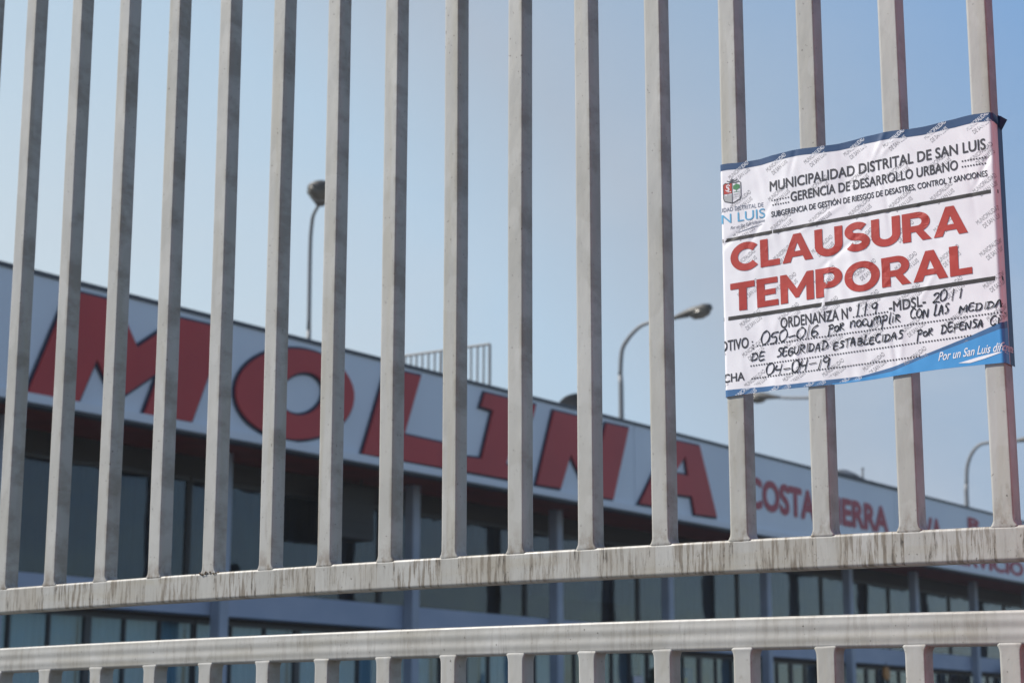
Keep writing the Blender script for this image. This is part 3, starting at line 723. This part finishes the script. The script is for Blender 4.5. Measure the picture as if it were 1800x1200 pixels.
def drape(u, v, eps=0.0):
    """paper coordinates -> notice-local point, eps lifts along the outward normal"""
    wv = wrinkle(u, v) + .0028 + eps
    if u < 0.004:                    # wraps round the left bar
        t = max(0.0, min(1.0, (.004 - u) / .006))
        a = t * math.pi / 2; x = .004 - (.004 + .0022 + eps) * math.sin(a); y = .004 - (.004 + wv) * math.cos(a)
        ex = max(0.0, -.002 - u)
        return (x, y + ex, v - .68)
    ue = PW - CR
    if u <= ue: return (u, -wv, v - .68)
    arc = CR * math.pi / 2
    t = min(1.0, (u - ue) / arc); a = t * math.pi / 2
    rr = CR + max(.0012 + eps, wv * (1 - t) + (.0016 + eps) * t)
    ex = max(0.0, u - ue - arc)
    return (ue + rr * math.sin(a) + ex * .02, CR - rr * math.cos(a) + ex, v - .68)
def vb(u): return .6812 + .0150 * u + .0018 * math.sin(u * 17) 
def vt(u): return 1.1752 + .0125 * u + .0022 * math.sin(u * 33.5 + 2.2) + .0012 * noise.noise((u * 30, 0, 0))
UL, UR = -.016, PW + .046
M_PAPER = mottle(mat("notice_paper", (.78, .76, .79), .5), (.69, .67, .71), (.755, .74, .77), 14, 5)
M_NAVY = mottle(mat("notice_navy", (.02, .06, .14), .45), (.012, .045, .12), (.02, .065, .16), 8)
M_MIDB = mottle(mat("notice_mid_blue", (.05, .13, .28), .45), (.035, .11, .25), (.055, .15, .31), 8)
M_SKYB = mottle(mat("notice_sky_blue", (.05, .27, .58), .45), (.045, .24, .53), (.06, .30, .62), 8)
M_INK = mat("notice_black_ink", (.035, .033, .04), .5)
M_RULE = mat("notice_rule", (.028, .024, .022), .5)
M_REDI = mottle(mat("notice_red_ink", (.46, .045, .025), .5), (.34, .026, .016), (.40, .032, .022), 20)
M_WM = mat("notice_grey_print", (.27, .26, .28), .6)
M_WMW = mat("notice_white_print", (.75, .76, .80), .6)
M_LOGO = mat("logo_blue", (.10, .34, .55), .5)
M_LOGOG = mat("logo_grey_blue", (.14, .16, .22), .5)
M_MARK = mat("marker_ink", (.012, .012, .014), .35)
M_GRN = mat("shield_green", (.05, .2, .08), .5)
M_SGRY = mat("shield_grey", (.35, .35, .36), .5)

def grid_sheet(us, vfun0, vfun1, nv, eps):
    vs, fs = [], []
    for u in us:
        a, b_ = vfun0(u), vfun1(u)
        for j in range(nv + 1): vs.append(drape(u, a + (b_ - a) * j / nv, eps))
    for i in range(len(us) - 1):
        for j in range(nv): fs.append((i * (nv + 1) + j, (i + 1) * (nv + 1) + j, (i + 1) * (nv + 1) + j + 1, i * (nv + 1) + j + 1))
    return vs, fs
def lin(a, b_, n): return [a + (b_ - a) * i / n for i in range(n + 1)]
US = lin(UL, .012, 14) + lin(.0155, PW - .02, 170) + lin(PW - .017, PW + .012, 22) + lin(PW + .015, UR, 10)
vs, fs = grid_sheet(US, vb, vt, 130, 0)
sheet = MB().add(vs, fs).build("sheet", M_PAPER, notice, smooth=True)
so = sheet.modifiers.new("thickness", 'SOLIDIFY'); so.thickness = .0004; so.offset = -1

def lay(vs, fs, eps, name, m, step=.012, parent=None, clip=None):
    """flat print shapes in paper coordinates, cut finely and laid on the sheet"""
    bm = bmesh.new()
    bv = [bm.verts.new((v[0], v[1], v[2] if len(v) > 2 else 0)) for v in vs]
    for f in fs:
        try: bm.faces.new([bv[i] for i in f])
        except ValueError: pass
    if clip:
        for co, no in clip:
            bmesh.ops.bisect_plane(bm, geom=bm.verts[:] + bm.edges[:] + bm.faces[:], plane_co=(*co, 0), plane_no=(*no, 0), clear_outer=True)
    if not bm.verts: bm.free(); return None
    for ax in (0, 1):
        lo = min(v.co[ax] for v in bm.verts); hi = max(v.co[ax] for v in bm.verts)
        k = lo + step * .5
        while k < hi:
            co = [0, 0, 0]; co[ax] = k; no = [0, 0, 0]; no[ax] = 1
            bmesh.ops.bisect_plane(bm, geom=bm.verts[:] + bm.edges[:] + bm.faces[:], plane_co=co, plane_no=no)
            k += step
    for v in bm.verts: v.co = drape(v.co.x, v.co.y, eps + v.co.z)
    me = bpy.data.meshes.new(name); bm.to_mesh(me); bm.free(); me.materials.append(m)
    o = bpy.data.objects.new(name, me); col.objects.link(o); o.parent = parent or sheet
    return o

def text_uv(s, a, b_, h, off=0.0, shear=0.0, own=False, spacing=1.0):
    """lettering fitted between two baseline points with the given cap height"""
    vs, fs = bold_mesh(s, off, shear)
    x0 = min(v[0] for v in vs); x1 = max(v[0] for v in vs)
    y0, y1 = (min(v[1] for v in vs), max(v[1] for v in vs)) if own else (-max(0, off), CAP + max(0, off))
    out = []
    for v in vs:
        t = (v[0] - x0) / (x1 - x0)
        out.append((a[0] + t * (b_[0] - a[0]), a[1] + t * (b_[1] - a[1]) + (v[1] - y0) / (y1 - y0) * h, v[2]))
    return out, fs
LEFT_CLIP = [((-.006, 0), (-1, 0))]
# borders
vs, fs = grid_sheet(US, lambda u: vt(u) - .0143 + .0012 * math.sin(u * 9) - .002 * (u / .58), lambda u: vt(u) - .0001, 5, .00025)
MB().add(vs, fs).build("top_border", M_NAVY, sheet, smooth=True)
us = [u for u in US if u > PW + .021]
vs, fs = grid_sheet(us, vb, lambda u: vt(u) - .017, 60, .00025)
MB().add(vs, fs).build("side_border", M_NAVY, sheet, smooth=True)
def interp(pts, u):
    if u <= pts[0][0]: return pts[0][1] + (u - pts[0][0]) * .0
    for p, q in zip(pts[:-1], pts[1:]):
        if u <= q[0]:
            t = (u - p[0]) / (q[0] - p[0]); return p[1] + t * (q[1] - p[1])
    p, q = pts[-2:]; return q[1] + (u - q[0]) * (q[1] - p[1]) / (q[0] - p[0])
us = [u for u in US if u < PW + .0205]
vs, fs = grid_sheet(us, lambda u: vb(u) + .0001, lambda u: max(vb(u) + .001, interp(CURVE_UP, u)), 6, .00025)
MB().add(vs, fs).build("bottom_border", M_MIDB, sheet, smooth=True)
us = [u for u in US if .236 < u < PW + .0205]
vs, fs = grid_sheet(us, lambda u: vb(u) + .0001, lambda u: max(vb(u) + .0008, interp(CURVE_LOW, u)), 6, .0005)
MB().add(vs, fs).build("blue_swoosh", M_SKYB, sheet, smooth=True)
lay([(p[0], p[1]) for p in SWOOSH], [tuple(range(len(SWOOSH)))], .0009, "white_swoosh", M_WMW)

# watermark, grey on the paper and white where it crosses the borders
wv, wf, stamps = [], [], []
bvv, bff = [], []
A = R(32); ca, sa = math.cos(A), math.sin(A)
def rot_text(s, h, ln):
    o, f = text_uv(s, (0, 0), (ln, 0), h, .0)
    return o, f
t1, f1 = rot_text("MUNICIPALIDAD", .0088, .052); t2, f2 = rot_text("DE SAN LUIS", .0088, .040)
for r_ in range(-1, 8):
    for c_ in range(-1, 8):
        u0 = .022 + c_ * .0862 + r_ * .0035; v0 = 1.141 - r_ * .0635 + c_ * .002
        stamps.append([])
        for t, f, du, dv in ((t1, f1, 0, 0), (t2, f2, .013, -.0085)):
            pv = [(u0 + du + x * ca - y * sa, v0 + dv + x * sa + y * ca) for x, y, _z in t]
            stamps[-1].append((pv, f))
            k = len(wv); wv += pv; wf += [tuple(i + k for i in q) for q in f]
UC = [((-.006, 0), (-1, 0)), ((PW + .02, 0), (1, 0))]
lay(wv, wf, .0003, "watermark_print", M_WM, clip=UC + [((0, 1.159), (-.0116, 1)), ((0, .700), (0, -1))])
for st in stamps:
    pv = [p for q in st for p in q[0]]
    if max(p[1] - .0125 * p[0] for p in pv) < 1.163 or min(p[1] for p in pv) > 1.18 or max(p[0] for p in pv) < .01 or min(p[0] for p in pv) > PW + .01: continue
    for pts, f in st:
        lay(pts, f, .00055, "border_print", M_WMW, clip=UC + [((0, 1.1748), (-.0125, 1)), ((0, 1.1615), (-.0116, -1))])

for c_ in range(0, 4):
    u0 = .024 + c_ * .0762; v0 = .6745 + c_ * .001
    for t, f, du, dv in ((t1, f1, 0, 0), (t2, f2, .013, -.0085)):
        pv = [(u0 + du + x * ca - y * sa, v0 + dv + x * sa + y * ca) for x, y, _z in t]
        lay(pv, f, .0007, "border_print", M_WMW, clip=UC + [((0, .6948), (0, 1)), ((0, .6822), (.015, -1))])

# headings
for s, a, b_, h in PT:
    thin = h < .014
    o, f = text_uv(s, a, b_, h, .021 if not thin else .02)
    lay(o, f, .0006, "heading_print", M_INK, clip=LEFT_CLIP)
W_ = .255
def arc(cx, cy, rx, ry, a0, a1, n=18): return [(cx + rx * math.cos(R(a0 + (a1 - a0) * k / n)), cy + ry * math.sin(R(a0 + (a1 - a0) * k / n))) for k in range(n + 1)]
def band(pts):
    """constant-width pen band with square ends"""
    P = [Vector(p) for p in pts]; vs = []
    for i, p in enumerate(P):
        d = (P[min(i + 1, len(P) - 1)] - P[max(i - 1, 0)]).normalized(); nn = Vector((-d.y, d.x)) * W_ / 2
        vs += [tuple(p + nn), tuple(p - nn)]
    return vs, [(2 * k, 2 * k + 1, 2 * k + 3, 2 * k + 2) for k in range(len(P) - 1)]
def poly(*spl): return curve_mesh([list(q) for q in spl])
h_ = W_ / 2
BLOCK = {
 'L': (.66, [poly([(0, 0), (.64, 0), (.64, .22), (W_, .22), (W_, 1), (0, 1)])]),
 'T': (.80, [poly([(0, 1), (0, .78), (.275, .78), (.275, 0), (.275 + W_, 0), (.275 + W_, .78), (.80, .78), (.80, 1)])]),
 'E': (.70, [poly([(0, 0), (.69, 0), (.69, .205), (W_, .205), (W_, .40), (.61, .40), (.61, .60), (W_, .60), (W_, .795), (.675, .795), (.675, 1), (0, 1)])]),
 'A': (1.02, [poly([(0, 0), (.385, 1), (.635, 1), (1.02, 0), (.75, 0), (.685, .18), (.335, .18), (.27, 0)], [(.405, .375), (.615, .375), (.51, .68)])]),
 'M': (1.08, [poly([(0, 0), (0, 1), (.21, 1), (.54, .46), (.87, 1), (1.08, 1), (1.08, 0), (.84, 0), (.84, .55), (.595, .145), (.48, .145), (.24, .56), (.24, 0)])]),
 'O': (1.08, [poly(arc(.54, .5, .54, .52, 0, 350, 35), arc(.54, .5, .285, .30, 0, 350, 35))]),
 'C': (.94, [band(arc(.53, .5, .405, .395, 42, 318, 30))]),
 'U': (.90, [band([(h_, 1), (h_, .7)] + arc(.45, .40, .45 - h_, .40 - h_ + .01, 180, 360, 20) + [(.90 - h_, .7), (.90 - h_, 1)])]),
 'S': (.78, [band(arc(.385, .715, .255, .185, 30, 180, 12) + arc(.385, .715, .255, .205, 190, 262, 8) + arc(.40, .30, .265, .20, 78, -8, 8) + arc(.395, .295, .27, .185, -18, -152, 12))]),
 'P': (.84, [poly([(0, 0), (W_, 0), (W_, 1), (0, 1)]), poly([(W_, 1), (W_, .80)] + arc(.46, .655, .135, .145, 90, -90, 10) + [(W_, .51), (W_, .29)] + arc(.46, .645, .38, .355, -90, 90, 16))]),
 'R': (.88, [poly([(0, 0), (W_, 0), (W_, 1), (0, 1)]), poly([(W_, 1), (W_, .80)] + arc(.46, .665, .135, .135, 90, -90, 10) + [(W_, .53), (W_, .32), (.40, .32), (.60, 0), (.88, 0), (.63, .36)] + arc(.46, .655, .38, .345, -60, 90, 14))]),
}
for s, a, b_, h in BIG:
    tot = sum(BLOCK[c][0] for c in s) + .06 * (len(s) - 1); x = 0.0
    for c in s:
        wd, pcs = BLOCK[c]; V, F = [], []
        for q, (vs, fs) in enumerate(pcs):
            k = len(V); F += [tuple(i + k for i in f) for f in fs]
            V += [(a[0] + (x + p[0]) / tot * (b_[0] - a[0]), a[1] + (x + p[0]) / tot * (b_[1] - a[1]) + p[1] * h * .97, q * .00003) for p in vs]
        o = lay(V, F, .0007, "warning_letter", M_REDI)
        x += wd + .06
for (a, b_), th in zip(RULES, (.0072, .0078)):
    lay([(a[0] - .004, a[1] - th / 2), (b_[0] + .002, b_[1] - th / 2), (b_[0] + .002, b_[1] + th / 2), (a[0] - .004, a[1] + th / 2)], [(0, 1, 2, 3)], .0005, "rule_line", M_RULE)
for a, b_ in DOTS:
    L_ = math.hypot(b_[0] - a[0], b_[1] - a[1]); n = max(1, round(L_ / .0060)); dv_, df_ = [], []
    for i in range(n + 1):
        u, v = a[0] + (b_[0] - a[0]) * i / n, a[1] + (b_[1] - a[1]) * i / n
        if u > PW + .01 or v < interp(CURVE_UP, u): continue
        s_ = .00145; k = len(dv_); dv_ += [(u - s_, v - s_), (u + s_, v - s_), (u + s_, v + s_), (u - s_, v + s_)]; df_.append((k, k + 1, k + 2, k + 3))
    lay(dv_, df_, .0006, "dotted_line", M_INK, step=.05)

# municipal logo: shield with laurel, red quarter, tree, buildings, and the district's name
def ribbon_mesh(strokes, wd, eps_step=.00003, press=0.0):
    vs, fs = [], []
    for si, pts in enumerate(strokes):
        P = [Vector((p[0], p[1])) for p in pts]
        if len(P) < 2: continue
        base = len(vs)
        for i, p in enumerate(P):
            d = (P[min(i + 1, len(P) - 1)] - P[max(i - 1, 0)])
            d = d.normalized() if d.length > 1e-9 else Vector((1, 0)); nn = Vector((-d.y, d.x))
            w_ = wd * (.5 if 0 < i < len(P) - 1 else .38) * (1 + press * math.sin(i * .8 + si * 2.3) + press * .6 * math.sin(i * .31 + si))
            q = p - d * wd * .3 if i == 0 else (p + d * wd * .3 if i == len(P) - 1 else p)
            vs += [(q.x + nn.x * w_, q.y + nn.y * w_, eps_step * (si % 9)), (q.x - nn.x * w_, q.y - nn.y * w_, eps_step * (si % 9))]
        fs += [(base + 2 * i, base + 2 * i + 1, base + 2 * i + 3, base + 2 * i + 2) for i in range(len(P) - 1)]
    return vs, fs
SH = SHIELD
def shp(x, y):                      # unit shield coordinates -> paper
    return (SH[0][0] + x * (SH[1][0] - SH[0][0]), SH[4][1] - .004 + y * (SH[0][1] - SH[4][1] + .004))
ol = [(0, .93), (.12, 1), (.3, .95), (.5, 1.0), (.7, .95), (.88, 1), (1, .93), (1, .25), (.93, .1), (.7, .03), (.5, -.04), (.3, .03), (.07, .1), (0, .25)]
lay([shp(*p) for p in [(0, .93), (.12, 1), (.3, .95), (.5, 1.0), (.5, .46), (0, .46)]], [(0, 1, 2, 3, 4, 5)], .0004, "shield_red_quarter", M_REDI)
lay([shp(*p) for p in [(.0, .44), (.2, .36), (.2, .44), (.5, .4), (.5, 0), (.3, .05), (.07, .12), (0, .25)]], [tuple(range(8))], .0004, "shield_buildings", M_SGRY)
v_, f_ = ribbon_mesh([[shp(*p) for p in q] for q in ([(.56, .40), (.95, .42)], [(.58, .12), (.58, .36), (.92, .36), (.92, .14)], [(.56, .25), (.95, .27)], [(.7, .14), (.7, .34)])], .0010)
lay(v_, f_, .00045, "shield_arches", M_SGRY)
tv = [shp(.75 + .19 * math.cos(k * .5236) * (1 + .15 * (k % 2)), .74 + .14 * math.sin(k * .5236) * (1 + .2 * (k % 2))) for k in range(12)]
lay(tv, [tuple(range(12))], .0004, "shield_tree", M_GRN)
v_, f_ = ribbon_mesh([[shp(.75, .66), shp(.75, .50)], [shp(.58, .5), shp(.93, .5)]], .0014); lay(v_, f_, .00042, "shield_trunk", M_GRN)
v_, f_ = ribbon_mesh([[shp(*p) for p in ol + ol[:1]], [shp(.5, 1.0), shp(.5, -.03)]], .0017); lay(v_, f_, .00055, "shield_outline", M_INK)
v_, f_ = ribbon_mesh([[shp(*p) for p in ((.38, .84), (.3, .9), (.18, .86), (.2, .77), (.33, .73), (.34, .63), (.2, .6), (.14, .66))], [shp(*p) for p in ((.28, .82), (.28, .54), (.43, .54))]], .0019); lay(v_, f_, .0007, "shield_monogram", M_WMW)
v_, f_ = ribbon_mesh([[shp(*p) for p in q] for q in ([(.22, 1.1), (.35, 1.04), (.5, 1.06), (.65, 1.04), (.78, 1.1)], [(.5, 1.04), (.5, 1.2)], [(.4, 1.12), (.6, 1.12)])], .0020); lay(v_, f_, .0005, "shield_crest", M_INK)
for (s, a, b_, h), m, of in zip(LOGO, (M_LOGOG, M_LOGO), (-.004, .004)):
    o, f = text_uv(s, a, b_, h, of); lay(o, f, .0005, "logo_print", m, clip=LEFT_CLIP)
(s, a, b_, h) = SCRIPT[0]
o, f = text_uv(s, a, b_, h, .002, .35); lay(o, f, .0005, "slogan_print", M_LOGOG)
v_, f_ = ribbon_mesh([[(.037, 1.0245), (.06, 1.0285), (.092, 1.0345)]], .0014); lay(v_, f_, .0005, "slogan_underline", M_LOGOG)
(s, a, b_, h) = SCRIPT[1]
o, f = text_uv(s, a, b_, h, .012, .38); lay(o, f, .0009, "slogan_print", M_WMW)

# handwriting in black marker: one set of pen strokes per character
G = {
 '0': (.62, [[(.34, 1), (.1, .82), (.02, .45), (.12, .06), (.32, 0), (.52, .25), (.56, .65), (.44, .95), (.3, 1)]]),
 '1': (.34, [[(.22, 1), (.12, 0)]]), ' ': (.30, []),
 '2': (.6, [[(.06, .8), (.2, .98), (.42, .95), (.46, .72), (.28, .38), (.02, .04), (.3, .1), (.56, .04)]]),
 '4': (.56, [[(.1, .95), (.04, .48), (.42, .5)], [(.44, .98), (.38, -.05)]]),
 '5': (.6, [[(.5, .98), (.14, .95), (.1, .58), (.36, .6), (.46, .36), (.34, .06), (.02, .02)]]),
 '6': (.55, [[(.42, 1), (.14, .72), (.04, .3), (.14, .02), (.38, .04), (.46, .28), (.3, .46), (.1, .34)]]),
 '9': (.55, [[(.46, .86), (.28, 1.02), (.06, .86), (.12, .56), (.34, .58), (.46, .88), (.44, .45), (.36, -.05)]]),
 '-': (.62, [[(.08, .40), (.52, .46)]]),
 'p': (.62, [[(.14, .85), (.06, -.55)], [(.02, .78), (.3, .95), (.5, .72), (.36, .42), (.1, .4)]]),
 'o': (.56, [[(.28, .8), (.06, .6), (.06, .22), (.26, .04), (.46, .22), (.46, .6), (.28, .82)]]),
 'r': (.6, [[(.08, .84), (.08, .04)], [(.04, .8), (.34, .86), (.38, .6), (.1, .5), (.48, .02)]]),
 'n': (.58, [[(.06, .75), (.08, .0)], [(.08, .5), (.28, .78), (.44, .62), (.46, .02)]]),
 'c': (.46, [[(.42, .66), (.22, .76), (.06, .5), (.1, .16), (.26, .04), (.44, .16)]]),
 'u': (.56, [[(.06, .7), (.08, .2), (.22, .06), (.4, .2), (.44, .72), (.46, .06)]]),
 'm': (.8, [[(.06, .1), (.08, .72)], [(.08, .5), (.24, .76), (.36, .6), (.36, .14)], [(.36, .55), (.54, .78), (.68, .6), (.70, .08)]]),
 'l': (.28, [[(.16, 1.25), (.1, .2), (.2, .02)]]),
 'i': (.3, [[(.14, .66), (.12, .04)], [(.14, 1.0), (.18, .94)]]),
 'A': (.7, [[(.02, .0), (.3, .98), (.46, .0)], [(.06, .36), (.5, .44)]]),
 'B': (.6, [[(.08, .98), (.06, .0)], [(.06, .95), (.4, .9), (.38, .56), (.1, .52), (.46, .46), (.44, .06), (.04, .0)]]),
 'C': (.6, [[(.5, .88), (.3, 1), (.06, .66), (.06, .28), (.26, .0), (.5, .12)]]),
 'D': (.68, [[(.12, .96), (.06, .02)], [(.02, .94), (.38, .9), (.56, .5), (.4, .12), (.02, .0)]]),
 'E': (.58, [[(.46, .98), (.1, .92), (.06, .04), (.48, .08)], [(.06, .52), (.4, .56)]]),
 'F': (.58, [[(.1, .96), (.06, -.06)], [(.06, .94), (.56, 1.0)], [(.04, .5), (.48, .6)]]),
 'G': (.64, [[(.5, .84), (.28, .98), (.06, .6), (.1, .14), (.34, .02), (.52, .3), (.5, .48), (.26, .46)]]),
 'I': (.3, [[(.16, .98), (.12, .0)]]),
 'L': (.56, [[(.22, 1.15), (.1, .5), (.06, .08), (.46, .12)]]),
 'M': (.82, [[(.06, .0), (.1, .94), (.36, .4), (.62, .98), (.66, .02)]]),
 'N': (.7, [[(.06, .02), (.1, .92), (.44, .06), (.54, .98)]]),
 'O': (.62, [[(.3, .96), (.06, .7), (.08, .2), (.3, .02), (.52, .26), (.52, .72), (.28, .98)]]),
 'P': (.58, [[(.1, .96), (.06, -.3)], [(.04, .92), (.42, .92), (.44, .54), (.08, .44)]]),
 'R': (.62, [[(.1, .96), (.06, .02)], [(.04, .9), (.42, .9), (.4, .56), (.1, .5), (.54, .0)]]),
 'S': (.56, [[(.48, .92), (.2, .96), (.14, .66), (.36, .5), (.36, .14), (.04, .02)]]),
 'T': (.58, [[(.02, .92), (.56, .98)], [(.28, .95), (.24, .0)]]),
 'U': (.62, [[(.06, .94), (.06, .28), (.24, .02), (.46, .2), (.5, .96)]]),
}
def smooth_stroke(p):
    if len(p) < 3: return p
    out = []
    for i in range(len(p) - 1):
        p0, p1, p2, p3 = [Vector(q) for q in (p[max(i - 1, 0)], p[i], p[i + 1], p[min(i + 2, len(p) - 1)])]
        for k in range(5):
            t = k / 5; out.append(tuple(.5 * ((2 * p1) + (p2 - p0) * t + (2 * p0 - 5 * p1 + 4 * p2 - p3) * t * t + (3 * p1 - p0 - 3 * p2 + p3) * t ** 3)))
    out.append(tuple(p[-1])); return out
rh = random.Random(21)
for s, a, b_, h in HAND:
    strokes = []
    tot = sum(G[c][0] for c in s); x = 0.0
    for c in s:
        wd, sts = G[c]; jy = rh.uniform(-.10, .09); sc = rh.uniform(.84, 1.14)
        for st in sts:
            pts = []
            for px, py in smooth_stroke([(qx + rh.uniform(-.025, .025), qy + rh.uniform(-.03, .03)) for qx, qy in st]):
                t = (x + px + .10 * py) / tot
                pts.append((a[0] + t * (b_[0] - a[0]), a[1] + t * (b_[1] - a[1]) + (py * sc + jy) * h * 1.02))
            strokes.append(pts)
        x += wd
    v_, f_ = ribbon_mesh(strokes, .0025, press=.22)
    lay(v_, f_, .0009, "handwriting", M_MARK, step=.05, clip=[((PW + .018, 0), (1, 0))])
# corner of the sheet that has come loose and curls out
cv = [drape(PW + .030, vt(PW) - .022), drape(PW + .044, vt(PW) - .024), (PW + .019, .032, vt(PW) - .690), (PW + .012, .014, vt(PW) - .686), (PW + .006, .016, vt(PW) - .683)]
c2 = [(x + .0012, y - .0012, z) for x, y, z in cv]
MB().add(cv + c2, [(0, 1, 2, 3, 4), (9, 8, 7, 6, 5)] + [(i, (i + 1) % 5, (i + 1) % 5 + 5, i + 5) for i in range(5)]).build("curled_corner", M_NAVY, sheet)

# ------------------------------------------------------------------ thin city haze
hz = MB().box(-130, 130, -60, 190, -1, 30).build("haze", [])
hm = bpy.data.materials.new("haze_air"); hm.use_nodes = True
hn, hl = hm.node_tree.nodes, hm.node_tree.links; hn.clear()
ho = hn.new('ShaderNodeOutputMaterial'); hv = hn.new('ShaderNodeVolumePrincipled')
hv.inputs['Color'].default_value = (.86, .90, .95, 1); hv.inputs['Density'].default_value = .0006; hv.inputs['Anisotropy'].default_value = .3
hl.new(hv.outputs[0], ho.inputs['Volume']); hz.data.materials.append(hm)
tag(hz, kind='stuff')
